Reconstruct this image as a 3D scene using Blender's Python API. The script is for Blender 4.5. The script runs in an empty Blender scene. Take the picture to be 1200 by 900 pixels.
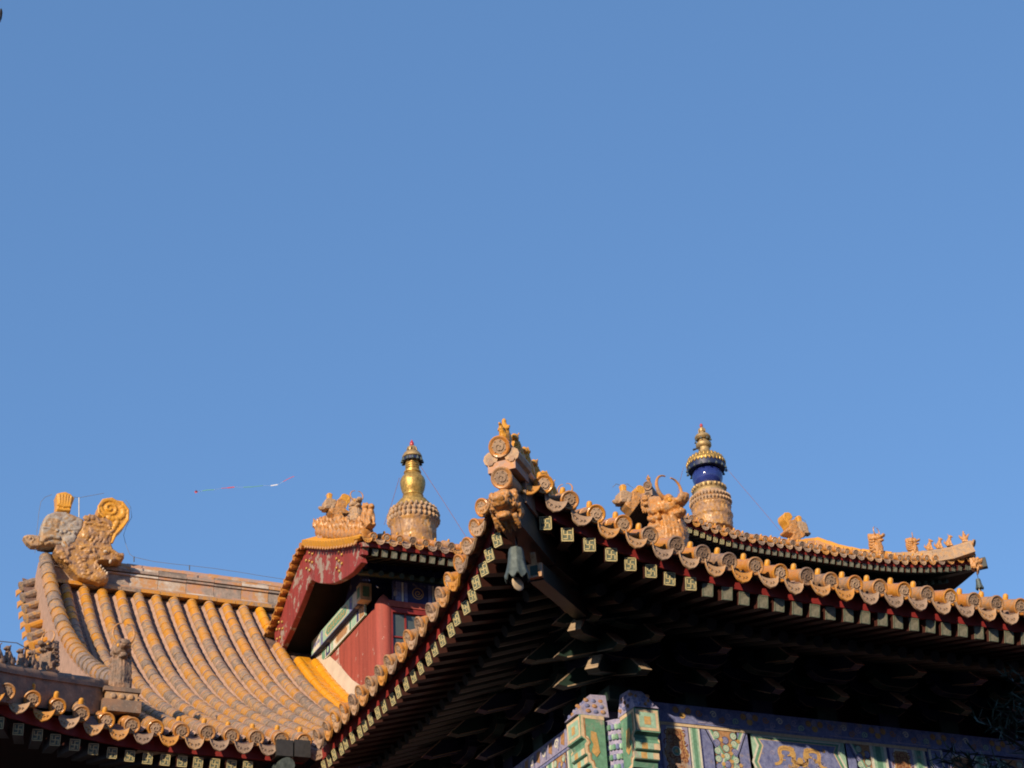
import bpy, math, random
import numpy as np
from mathutils import Vector, Matrix, noise
random.seed(7)
S = bpy.context.scene
COL = S.collection
rad = math.radians

# ------------------------------------------------------------------ camera
F = 2000.0                                   # focal length in pixels of the 1200 px wide photograph
TH, PS, RH = rad(30.2), rad(25.5), rad(-3.3)  # pitch, yaw, roll
n0 = Vector((math.sin(PS)*math.cos(TH), math.cos(PS)*math.cos(TH), math.sin(TH)))
r0 = Vector((math.cos(PS), -math.sin(PS), 0)); u0 = r0.cross(n0)
RT = math.cos(RH)*r0 + math.sin(RH)*u0
UP = -math.sin(RH)*r0 + math.cos(RH)*u0
EYE = Vector((0, 0, 1.6))
cd = bpy.data.cameras.new('camera'); cam = bpy.data.objects.new('camera', cd); COL.objects.link(cam)
cd.sensor_width = 36; cd.lens = F/1200*36; cd.clip_end = 2000; cd.clip_start = .1
m = Matrix((RT, UP, -n0)).transposed().to_4x4(); m.translation = EYE
cam.matrix_world = m; S.camera = cam

def at(px, py, x=None, y=None, z=None):      # a pixel of the survey photograph and one known coordinate -> the point in the place
    v = n0 + RT*((px-600)/F) - UP*((py-450)/F)
    if x is not None: t = (x-EYE.x)/v.x
    elif y is not None: t = (y-EYE.y)/v.y
    else: t = (z-EYE.z)/v.z
    return EYE + v*t

# ------------------------------------------------------------------ world and sun
SUN_AZ = rad(51); SUN_EL = rad(19)           # from -Y towards -X
sdir = Vector((-math.sin(SUN_AZ)*math.cos(SUN_EL), -math.cos(SUN_AZ)*math.cos(SUN_EL), math.sin(SUN_EL)))
w = bpy.data.worlds.new('World'); S.world = w; w.use_nodes = True
nt = w.node_tree; nt.nodes.clear()
sky = nt.nodes.new('ShaderNodeTexSky'); sky.sky_type = 'NISHITA'; sky.sun_disc = False
sky.sun_elevation = SUN_EL; sky.sun_rotation = math.atan2(sdir.x, sdir.y)
sky.air_density = 1.0; sky.dust_density = .3; sky.ozone_density = 4.7
bg = nt.nodes.new('ShaderNodeBackground'); bg.inputs[1].default_value = .138
ow = nt.nodes.new('ShaderNodeOutputWorld')
mx = nt.nodes.new('ShaderNodeMix'); mx.data_type = 'RGBA'; mx.inputs[0].default_value = .54; mx.inputs[7].default_value = (.66, 1.46, 2.98, 1)
nt.links.new(sky.outputs[0], mx.inputs[6]); nt.links.new(mx.outputs[2], bg.inputs[0]); nt.links.new(bg.outputs[0], ow.inputs[0])
sl = bpy.data.lights.new('sun', 'SUN'); sl.energy = 3.9; sl.angle = rad(.55); sl.color = (1, .80, .56)
so = bpy.data.objects.new('sun', sl); COL.objects.link(so); so.location = (-20, -10, 30)
so.rotation_euler = sdir.to_track_quat('Z', 'Y').to_euler()
S.view_settings.view_transform = 'Standard'; S.view_settings.look = 'None'
S.view_settings.exposure = 0.55; S.view_settings.gamma = 1
S.render.engine = 'CYCLES'
S.cycles.pixel_filter_type = 'BLACKMAN_HARRIS'; S.cycles.filter_width = 1.9
S.cycles.max_bounces = 5; S.cycles.diffuse_bounces = 2

# ------------------------------------------------------------------ materials
MATS = {}
def nodes(name):
    m = bpy.data.materials.new(name); m.use_nodes = True
    t = m.node_tree; b = t.nodes['Principled BSDF']; MATS[name] = m
    return m, t, b
def rampnode(t, stops, src, interp='LINEAR'):
    r = t.nodes.new('ShaderNodeValToRGB'); r.color_ramp.interpolation = interp
    el = r.color_ramp.elements
    while len(el) < len(stops): el.new(.5)
    for e, (p, c) in zip(el, stops): e.position = p; e.color = (*c, 1)
    t.links.new(src, r.inputs[0]); return r
def mathn(t, op, a, b=None):
    n = t.nodes.new('ShaderNodeMath'); n.operation = op
    for i, v in enumerate((a, b)):
        if v is None: continue
        if isinstance(v, (int, float)): n.inputs[i].default_value = v
        else: t.links.new(v, n.inputs[i])
    return n.outputs[0]
def noisen(t, scale, detail=4, rough=.6, coord='Object'):
    tc = t.nodes.new('ShaderNodeTexCoord'); n = t.nodes.new('ShaderNodeTexNoise')
    n.inputs['Scale'].default_value = scale; n.inputs['Detail'].default_value = detail; n.inputs['Roughness'].default_value = rough
    t.links.new(tc.outputs[coord], n.inputs['Vector']); return n
def mixc(t, fac, a, b):
    n = t.nodes.new('ShaderNodeMix'); n.data_type = 'RGBA'
    for i, v in ((0, fac), (6, a), (7, b)):
        if isinstance(v, (int, float)): n.inputs[i].default_value = v
        elif isinstance(v, tuple): n.inputs[i].default_value = (*v, 1)
        else: t.links.new(v, n.inputs[i])
    return n.outputs[2]
def bump(t, b, h, strength=.4, dist=.01):
    n = t.nodes.new('ShaderNodeBump'); n.inputs['Strength'].default_value = strength; n.inputs['Distance'].default_value = dist
    t.links.new(h, n.inputs['Height']); t.links.new(n.outputs[0], b.inputs['Normal'])

def glaze(name, stops, randkind, nsc=14, nw=.5, rough=(.55, .28), spec=None, speck=.0):
    """weathered glazed tile: the ramp goes from bare worn body (0) to sound yellow glaze (1)"""
    m, t, b = nodes(name)
    if randkind == 'object': r = t.nodes.new('ShaderNodeObjectInfo').outputs['Random']
    elif randkind == 'attr':
        a = t.nodes.new('ShaderNodeAttribute'); a.attribute_name = 'tint'; r = a.outputs['Fac']
    else: r = None
    n = noisen(t, nsc, 6, .7)
    f = mathn(t, 'MULTIPLY', mathn(t, 'SUBTRACT', n.outputs[0], .5), nw*3)
    f = mathn(t, 'ADD', f, r if r is not None else .55)
    rp = rampnode(t, stops, f)
    c = rp.outputs[0]
    if speck:
        n2 = noisen(t, nsc*5, 3, .6)
        k = rampnode(t, [(.60, (0, 0, 0)), (.68, (1, 1, 1))], n2.outputs[0])
        c = mixc(t, mathn(t, 'MULTIPLY', k.outputs[0], speck), c, (.55, .48, .40))
    t.links.new(c, b.inputs['Base Color'])
    rr = rampnode(t, [(.3, (rough[0],)*3), (.8, (rough[1],)*3)], f); t.links.new(rr.outputs[0], b.inputs['Roughness'])
    b.inputs['Specular IOR Level'].default_value = .4
    bump(t, b, n.outputs[0], .35, .012)
    return m
AMBER = [(.0, (.19, .14, .11)), (.22, (.31, .20, .13)), (.43, (.43, .235, .10)), (.63, (.49, .21, .05)), (.85, (.52, .235, .05)), (1., (.52, .22, .05))]
EAVE = [(.0, (.22, .145, .105)), (.2, (.34, .205, .115)), (.45, (.44, .20, .055)), (.7, (.47, .18, .03)), (1., (.51, .225, .035))]
ROWS = [(.0, (.165, .125, .10)), (.25, (.25, .185, .14)), (.40, (.34, .22, .135)), (.56, (.43, .235, .085)), (.8, (.52, .24, .035)), (1., (.55, .23, .02))]
M_TILE = glaze('eave_tile_glaze', EAVE, 'object', 14, .6, rough=(.5, .2), speck=.45)
M_ROW = glaze('roof_row_glaze', ROWS, 'attr', 17, .8, rough=(.6, .22), speck=.5)
M_NEW = glaze('fresh_yellow_glaze', [(.0, (.60, .27, .02)), (.5, (.68, .31, .02)), (1., (.62, .25, .015))], 'attr', 10, .2, rough=(.35, .22))
M_ORN = glaze('ornament_glaze', AMBER, 'none', 11, .75, speck=.35)
M_ORN2 = glaze('ornament_glaze_yellow', [(0, (.34, .2, .11)), (.3, (.50, .25, .06)), (.6, (.62, .29, .03)), (1, (.66, .30, .03))], 'none', 10, .45)
M_ORNW = glaze('ornament_worn', [(0, (.19, .15, .12)), (.35, (.33, .23, .165)), (.6, (.42, .27, .15)), (.85, (.48, .24, .08)), (1, (.5, .3, .2))], 'none', 14, .7, rough=(.75, .5), speck=.35)
M_ORND = glaze('ridge_dragon_glaze', [(0, (.15, .095, .07)), (.3, (.27, .165, .11)), (.55, (.37, .20, .085)), (.8, (.47, .235, .05)), (1, (.50, .36, .24))], 'none', 8, .85, rough=(.6, .3), speck=.35)
M_ORNB = glaze('ornament_blue_grey', [(0, (.19, .13, .10)), (.3, (.29, .20, .14)), (.48, (.31, .265, .23)), (.62, (.34, .30, .26)), (.72, (.34, .22, .12)), (1, (.36, .2, .09))], 'none', 4, .8, rough=(.8, .5))
M_RELIEF = glaze('relief_worn', [(0, (.18, .12, .09)), (.4, (.30, .21, .15)), (.7, (.38, .26, .17)), (1, (.46, .33, .24))], 'object', 40, .5, rough=(.85, .7))
M_DRIP = glaze('drip_tile_worn', [(0, (.23, .16, .12)), (.35, (.36, .25, .175)), (.6, (.42, .26, .14)), (.85, (.47, .22, .055)), (1, (.50, .23, .04))], 'object', 30, .45, rough=(.8, .5))
M_RIDGE = glaze('ridge_weathered', [(0, (.20, .165, .145)), (.25, (.33, .26, .22)), (.42, (.46, .26, .18)), (.58, (.50, .24, .08)), (.75, (.46, .36, .28)), (1, (.60, .53, .46))], 'attr', 4.5, .55, rough=(.85, .5), speck=.4)
M_HIPD = glaze('ridge_dull_shaded', [(0, (.10, .08, .07)), (.4, (.17, .125, .10)), (.7, (.27, .16, .10)), (1, (.36, .20, .10))], 'none', 6, .6, rough=(.85, .5), speck=.2)  # dull glaze with the shaded side of the hip ridges darkened into it

def plain(name, c, rough=.7, var=.25, nsc=12, metal=0., c2=None, bmp=.15):
    m, t, b = nodes(name)
    n = noisen(t, nsc, 5, .65)
    lo = tuple(max(0, v*(1-var)) for v in c); hi = c2 or tuple(min(1, v*(1+var)) for v in c)
    rp = rampnode(t, [(.3, lo), (.7, hi)], n.outputs[0]); t.links.new(rp.outputs[0], b.inputs['Base Color'])
    b.inputs['Roughness'].default_value = rough; b.inputs['Metallic'].default_value = metal
    if bmp: bump(t, b, n.outputs[0], bmp, .01)
    return m
M_MORTAR = plain('pink_lime_mortar', (.36, .23, .17), .95, .25, 9)
M_PAN = plain('pan_tile_dull', (.17, .105, .085), .8, .35, 10)
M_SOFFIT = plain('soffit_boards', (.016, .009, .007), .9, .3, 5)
M_RED = plain('fascia_red', (.21, .017, .015), .6, .25, 8)
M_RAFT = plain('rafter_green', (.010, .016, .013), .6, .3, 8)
M_RAFTS = plain('rafter_red_side', (.05, .012, .008), .65, .3, 8)
M_ENDG = plain('rafter_end_green', (.085, .115, .085), .7, .3, 40, c2=(.16, .19, .14))
M_ENDW = plain('rafter_end_weathered', (.15, .15, .11), .8, .35, 30, c2=(.27, .255, .19))
M_GOLD = plain('fret_gold', (.60, .50, .25), .5, .25, 30)
M_FLAKE = plain('plaster_pale', (.52, .43, .34), .95, .12, 5)
M_GLASS = plain('window_dark', (.06, .075, .075), .12, .3, 2, bmp=0)
M_GILT = plain('gilt_metal', (.40, .235, .065), .42, .45, 22, metal=.55, c2=(.68, .43, .12), bmp=.6)
M_GILTD = plain('gilt_metal_dull', (.42, .29, .14), .55, .4, 14, metal=.5, c2=(.55, .38, .17))
M_BLUEG = plain('blue_glass_dome', (.018, .03, .16), .09, .3, 3, bmp=0, c2=(.03, .05, .24))
M_BLUED = plain('valance_dark_blue', (.012, .02, .07), .5, .3, 6)
M_JEWEL = plain('jewel_red', (.42, .04, .05), .3, .2, 20)
M_BRONZE = plain('bronze_patina', (.06, .085, .085), .6, .35, 14, metal=.25, c2=(.12, .15, .145))
M_WIRE = plain('wire_grey', (.17, .18, .21), .6, .2, 20)
M_IRON = plain('iron_dark', (.03, .028, .027), .6, .3, 20)
def paint(name, c, rough=.75, var=.3, nsc=20, c2=None):
    m, t, b = nodes(name); n = noisen(t, nsc, 6, .7); n2 = noisen(t, 7, 8, .75); n3 = noisen(t, 2.5, 3, .5)
    lo = tuple(v*(1-var) for v in c); hi = c2 or tuple(min(1, v*(1+var)) for v in c)
    rp = rampnode(t, [(.3, lo), (.7, hi)], n.outputs[0])
    f = mathn(t, 'ADD', n2.outputs[0], mathn(t, 'MULTIPLY', mathn(t, 'SUBTRACT', n3.outputs[0], .5), .5))
    k = rampnode(t, [(.58, (0, 0, 0)), (.66, (.8, .8, .8))], f)
    t.links.new(mixc(t, k.outputs[0], rp.outputs[0], (.36, .30, .26)), b.inputs['Base Color'])
    b.inputs['Roughness'].default_value = .85; bump(t, b, n2.outputs[0], .3, .008); return m
M_WHITE = paint('paint_white', (.62, .60, .52), .8, .2, 30)
M_PGREEN = paint('paint_green', (.11, .26, .18), .7, .28, 20, c2=(.16, .36, .25))
M_PMINT = paint('paint_mint', (.30, .47, .36), .75, .25, 24)
M_PBLUE = paint('paint_blue', (.12, .145, .38), .7, .35, 20, c2=(.24, .27, .48))
M_PLILAC = paint('paint_lilac', (.25, .26, .50), .75, .35, 22, c2=(.42, .38, .52))
M_PNAVY = paint('paint_navy', (.02, .03, .12), .7, .3, 15)
M_PBROWN = paint('paint_brown', (.36, .17, .065), .75, .35, 30, c2=(.50, .28, .14))
M_PRUST = paint('paint_rust', (.22, .075, .04), .75, .3, 30)
M_PCREAM = paint('paint_cream', (.60, .46, .30), .75, .2, 30)
M_PGOLD = paint('paint_gold', (.50, .31, .11), .55, .3, 30)
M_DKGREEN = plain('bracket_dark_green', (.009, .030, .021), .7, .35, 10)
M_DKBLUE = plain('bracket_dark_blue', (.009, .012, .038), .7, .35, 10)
M_BEIGE = plain('bracket_edge_pale', (.34, .25, .165), .8, .2, 20)
M_GROUND = plain('paving_grey', (.04, .038, .036), .9, .25, 1.2)
M_PINE = plain('pine_needles', (.022, .042, .022), .6, .45, 3)
M_BARK = plain('bark', (.07, .05, .04), .9, .4, 12)
def redwall(name, base, flake, cov, sc):
    m, t, b = nodes(name)
    n = noisen(t, sc, 9, .72); n2 = noisen(t, 2.2, 3, .5); n3 = noisen(t, 30, 4, .6)
    f = mathn(t, 'ADD', n.outputs[0], mathn(t, 'MULTIPLY', mathn(t, 'SUBTRACT', n2.outputs[0], .5), .7))
    k = rampnode(t, [(cov, (0, 0, 0)), (cov+.035, (1, 1, 1))], f)
    hi = tuple(v*1.2 for v in base); lo = tuple(v*.82 for v in base)
    c = rampnode(t, [(.3, lo), (.7, hi)], n3.outputs[0])
    tc = t.nodes.new('ShaderNodeTexCoord'); mp_ = t.nodes.new('ShaderNodeMapping'); mp_.inputs['Scale'].default_value = (14, 14, .9); ns = t.nodes.new('ShaderNodeTexNoise'); ns.inputs['Scale'].default_value = 1.; ns.inputs['Detail'].default_value = 5
    t.links.new(tc.outputs['Object'], mp_.inputs[0]); t.links.new(mp_.outputs[0], ns.inputs[0])
    st = rampnode(t, [(.35, tuple(v*.62 for v in base)), (.6, tuple(v*1.25 for v in base))], ns.outputs[0])
    t.links.new(mixc(t, k.outputs[0], mixc(t, .5, c.outputs[0], st.outputs[0]), flake), b.inputs['Base Color'])
    b.inputs['Roughness'].default_value = .75; bump(t, b, mathn(t, 'SUBTRACT', n3.outputs[0], k.outputs[0]), .2, .01)
    return m
M_WALL = redwall('red_wall_paint', (.31, .062, .043), (.46, .36, .31), .64, 6)
M_BARGE = redwall('barge_board_paint', (.235, .030, .025), (.30, .235, .195), .545, 7)

# ------------------------------------------------------------------ mesh building
class MB:
    def __init__(s): s.v = []; s.f = []; s.m = []; s.t = []; s.s = []
    def add(s, vs, fs, mat=0, tint=.5, smooth=False):
        o = len(s.v); s.v += [Vector(p) for p in vs]
        for f in fs: s.f.append([o+i for i in f]); s.m.append(mat); s.t.append(tint); s.s.append(smooth)
    def poly(s, pts, mat=0, tint=.5): s.add(pts, [list(range(len(pts)))], mat, tint)
    def hexa(s, a, b, mat=0, tint=.5):               # two quads, a and b, joined
        n = len(a)
        fs = [list(range(n))[::-1], list(range(n, 2*n))] + [[i, (i+1) % n, n+(i+1) % n, n+i] for i in range(n)]
        s.add(list(a)+list(b), fs, mat, tint)
    def box(s, c, d, mat=0, M=None, tint=.5):
        x, y, z = d[0]/2, d[1]/2, d[2]/2; c = Vector(c)
        a = [Vector(p) for p in ((-x, -y, -z), (x, -y, -z), (x, y, -z), (-x, y, -z))]
        b = [p+Vector((0, 0, 2*z)) for p in a]
        if M is not None: a = [M@p for p in a]; b = [M@p for p in b]
        s.hexa([p+c for p in a], [p+c for p in b], mat, tint)
    def beam(s, p, q, wd, ht, mat=0, tint=.5, up=(0, 0, 1)):   # rectangular bar from p to q
        p = Vector(p); q = Vector(q); d = (q-p).normalized(); sd = d.cross(Vector(up)).normalized(); u = sd.cross(d)
        a = [p+sd*x*wd/2+u*y*ht/2 for x, y in ((-1, -1), (1, -1), (1, 1), (-1, 1))]
        s.hexa(a, [v+(q-p) for v in a], mat, tint)
    def tube(s, pts, r, n=8, mat=0, tint=.5, cap=True, smooth=True):
        pts = [Vector(p) for p in pts]; N = len(pts)
        if not hasattr(r, '__len__'): r = [r]*N
        ref = Vector((0, 0, 1)); vs = []
        d0 = (pts[-1]-pts[0])
        if abs(d0.normalized().z) > .9: ref = Vector((1, 0, 0))
        for i, p in enumerate(pts):
            d = (pts[min(i+1, N-1)]-pts[max(i-1, 0)]).normalized()
            a = d.cross(ref)
            if a.length < 1e-4: a = d.cross(Vector((0, 1, 0)))
            a.normalize(); b = a.cross(d)
            for k in range(n):
                th = 2*math.pi*k/n; vs.append(p+(a*math.cos(th)+b*math.sin(th))*r[i])
        fs = []
        for i in range(N-1):
            for k in range(n): fs.append([i*n+k, i*n+(k+1) % n, (i+1)*n+(k+1) % n, (i+1)*n+k])
        if cap: fs += [list(range(n))[::-1], list(range((N-1)*n, N*n))]
        s.add(vs, fs, mat, tint, smooth)
    def lathe(s, prof, c=(0, 0, 0), n=24, mat=0, M=None, tint=.5, lobes=0, amp=0):
        vs = []; c = Vector(c)
        for r, z in prof:
            for k in range(n):
                th = 2*math.pi*k/n; rr = r*(1+amp*abs(math.sin(lobes*th/2))) if lobes else r
                p = Vector((rr*math.cos(th), rr*math.sin(th), z)); vs.append((M@p if M is not None else p)+c)
        N = len(prof); fs = []
        for i in range(N-1):
            for k in range(n): fs.append([i*n+k, i*n+(k+1) % n, (i+1)*n+(k+1) % n, (i+1)*n+k])
        if prof[0][0] > 1e-5: fs.append(list(range(n))[::-1])
        if prof[-1][0] > 1e-5: fs.append(list(range((N-1)*n, N*n)))
        s.add(vs, fs, mat, tint, True)
    def blob(s, c, r, mat=0, M=None, n=10, tint=.5):
        if not hasattr(r, '__len__'): r = (r, r, r)
        vs = []; fs = []; c = Vector(c); h = max(4, n//2+1)
        for i in range(h+1):
            ph = math.pi*i/h
            for k in range(n):
                th = 2*math.pi*k/n
                p = Vector((r[0]*math.sin(ph)*math.cos(th), r[1]*math.sin(ph)*math.sin(th), r[2]*math.cos(ph)))
                vs.append((M@p if M is not None else p)+c)
        for i in range(h):
            for k in range(n): fs.append([i*n+k, (i+1)*n+k, (i+1)*n+(k+1) % n, i*n+(k+1) % n])
        s.add(vs, fs, mat, tint, True)
    def prism(s, poly, w, mat=0, tint=.5, bev=0):          # closed polygon of 3-D points, thickened by the vector w
        poly = [Vector(p) for p in poly]; w = Vector(w)
        if bev:
            c = sum(poly, Vector())/len(poly); n = len(poly); ins = []
            for i, p in enumerate(poly):
                e1 = (p-poly[i-1]).normalized(); e2 = (poly[(i+1) % n]-p).normalized(); wn = w.normalized()
                nn = (wn.cross(e1)+wn.cross(e2)); nn = nn.normalized() if nn.length > 1e-6 else wn.cross(e1)
                ins.append(nn)
            area = sum((poly[i]-c).cross(poly[(i+1) % n]-c).dot(w) for i in range(n))
            sg = 1 if area > 0 else -1
            a = [p+q*bev*sg for p, q in zip(poly, ins)]; wn = w.normalized()*bev
            rings = [a, [p+wn for p in poly], [p+w-wn for p in poly], [p+w for p in a]]
            vs = sum(rings, []); fs = [list(range(n))[::-1], list(range(3*n, 4*n))]
            for k in range(3):
                for i in range(n): fs.append([k*n+i, k*n+(i+1) % n, (k+1)*n+(i+1) % n, (k+1)*n+i])
            s.add(vs, fs, mat, tint)
        else: s.hexa(poly, [p+w for p in poly], mat, tint)
    def ribbon(s, pts, wd, nrm, lift=0, mat=0, tint=.5):    # flat painted stroke on a plane
        pts = [Vector(p) for p in pts]; nrm = Vector(nrm); N = len(pts); vs = []
        for i, p in enumerate(pts):
            d = (pts[min(i+1, N-1)]-pts[max(i-1, 0)]).normalized(); a = d.cross(nrm).normalized()
            k = wd[i] if hasattr(wd, '__len__') else wd
            vs += [p+a*k/2+nrm*lift, p-a*k/2+nrm*lift]
        s.add(vs, [[2*i, 2*i+1, 2*i+3, 2*i+2] for i in range(N-1)], mat, tint)
    def mesh(s, name, mats, origin=None, angle=35):
        me = bpy.data.meshes.new(name); o = Vector(origin) if origin is not None else Vector()
        me.from_pydata([p-o for p in s.v], [], s.f)
        for mm in (mats if isinstance(mats, (list, tuple)) else [mats]): me.materials.append(mm)
        me.polygons.foreach_set('material_index', s.m); me.polygons.foreach_set('use_smooth', s.s)
        a = me.attributes.new('tint', 'FLOAT', 'FACE'); a.data.foreach_set('value', s.t)
        me.update()
        if any(s.s): me.set_sharp_from_angle(angle=rad(angle))
        return me
    def build(s, name, mats, parent=None, angle=35):          # vertices are in world coordinates
        org = W[parent.name].translation if parent is not None else (sum(s.v, Vector())/max(1, len(s.v)))
        o = bpy.data.objects.new(name, s.mesh(name, mats, org, angle)); COL.objects.link(o)
        W[o.name] = Matrix.Translation(org)
        if parent is not None:
            o.parent = parent; o.matrix_local = W[parent.name].inverted() @ W[o.name]
        else: o.location = org
        return o
W = {}
def put(name, me, parent, M):                                  # an object using a shared mesh, placed by world matrix M
    o = bpy.data.objects.new(name, me); COL.objects.link(o); W[o.name] = M.copy()
    if parent is not None: o.parent = parent; o.matrix_local = W[parent.name].inverted() @ M
    else: o.matrix_world = M
    return o
def thing(name, label, cat, loc, group=None, M=None):
    o = bpy.data.objects.new(name, None); COL.objects.link(o); o.empty_display_size = .2
    mm = M if M is not None else Matrix.Translation(Vector(loc)); o.matrix_world = mm; W[o.name] = mm.copy()
    o['label'] = label; o['category'] = cat
    if group: o['group'] = group
    return o
def tag(o, label, cat, group=None):
    o['label'] = label; o['category'] = cat
    if group: o['group'] = group
    return o
def carve(mb, voxel, amp=0., freq=20., seed=0):                # fuses the pieces of a sculpture into one carved surface
    me = mb.mesh('tmp', [M_ORN]); o = bpy.data.objects.new('tmp', me); COL.objects.link(o)
    md = o.modifiers.new('r', 'REMESH'); md.mode = 'VOXEL'; md.voxel_size = voxel
    dg = bpy.context.evaluated_depsgraph_get(); ev = o.evaluated_get(dg)
    out = bpy.data.meshes.new_from_object(ev)
    bpy.data.objects.remove(o)
    r = MB()
    nor = [v.normal.copy() for v in out.vertices]
    for v, nn in zip(out.vertices, nor):
        q = v.co*freq+Vector((seed, seed*.7, 0))
        k = abs(noise.noise(q))*2-.5 + .5*noise.noise(q*2.3)
        r.v.append(v.co + nn*amp*k)
    for p in out.polygons: r.f.append(list(p.vertices)); r.m.append(0); r.t.append(.5); r.s.append(True)
    bpy.data.meshes.remove(out)
    return r
def Rz(a): return Matrix.Rotation(a, 4, 'Z')
def frame(p, rz=0., sc=1.): return Matrix.Translation(Vector(p)) @ Rz(rz) @ Matrix.Scale(sc, 4)

# ------------------------------------------------------------------ setting
g = MB(); g.poly([(-400, -400, 0), (400, -400, 0), (400, 400, 0), (-400, 400, 0)])
go = g.build('courtyard', M_GROUND); go['kind'] = 'structure'

for nm_, lb_, c_, d_, rdir in (('shade_hall_rear', 'unseen red walled hall with grey tiled roof, added behind the viewpoint to block light', (5, -17, 0), (90, 8, 12.5), 'x'), ('shade_hall_left', 'unseen low red hall with grey tiled roof, added at left to shade the courtyard', (-24, 6, 0), (8, 60, 6), 'y')):
    th_ = thing(nm_, lb_, 'added shading hall', c_); cx_, cy_ = c_[0], c_[1]  # unseen halls, added to shade the ground and keep low sky off the undersides
    b_ = MB(); b_.box((cx_, cy_, d_[2]/2), d_, 0); b_.build('wall', M_WALL, th_)
    b_ = MB(); hx, hy, z_ = d_[0]/2+1.2, d_[1]/2+1.2, d_[2]
    if rdir == 'x': b_.hexa([(cx_-hx, cy_-hy, z_), (cx_-hx, cy_+hy, z_), (cx_-hx, cy_, z_+3.2)], [(cx_+hx, cy_-hy, z_), (cx_+hx, cy_+hy, z_), (cx_+hx, cy_, z_+3.2)], 0)
    else: b_.hexa([(cx_-hx, cy_-hy, z_), (cx_+hx, cy_-hy, z_), (cx_, cy_-hy, z_+2.6)], [(cx_-hx, cy_+hy, z_), (cx_+hx, cy_+hy, z_), (cx_, cy_+hy, z_+2.6)], 0)
    b_.build('roof', M_PAN, th_)

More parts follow.
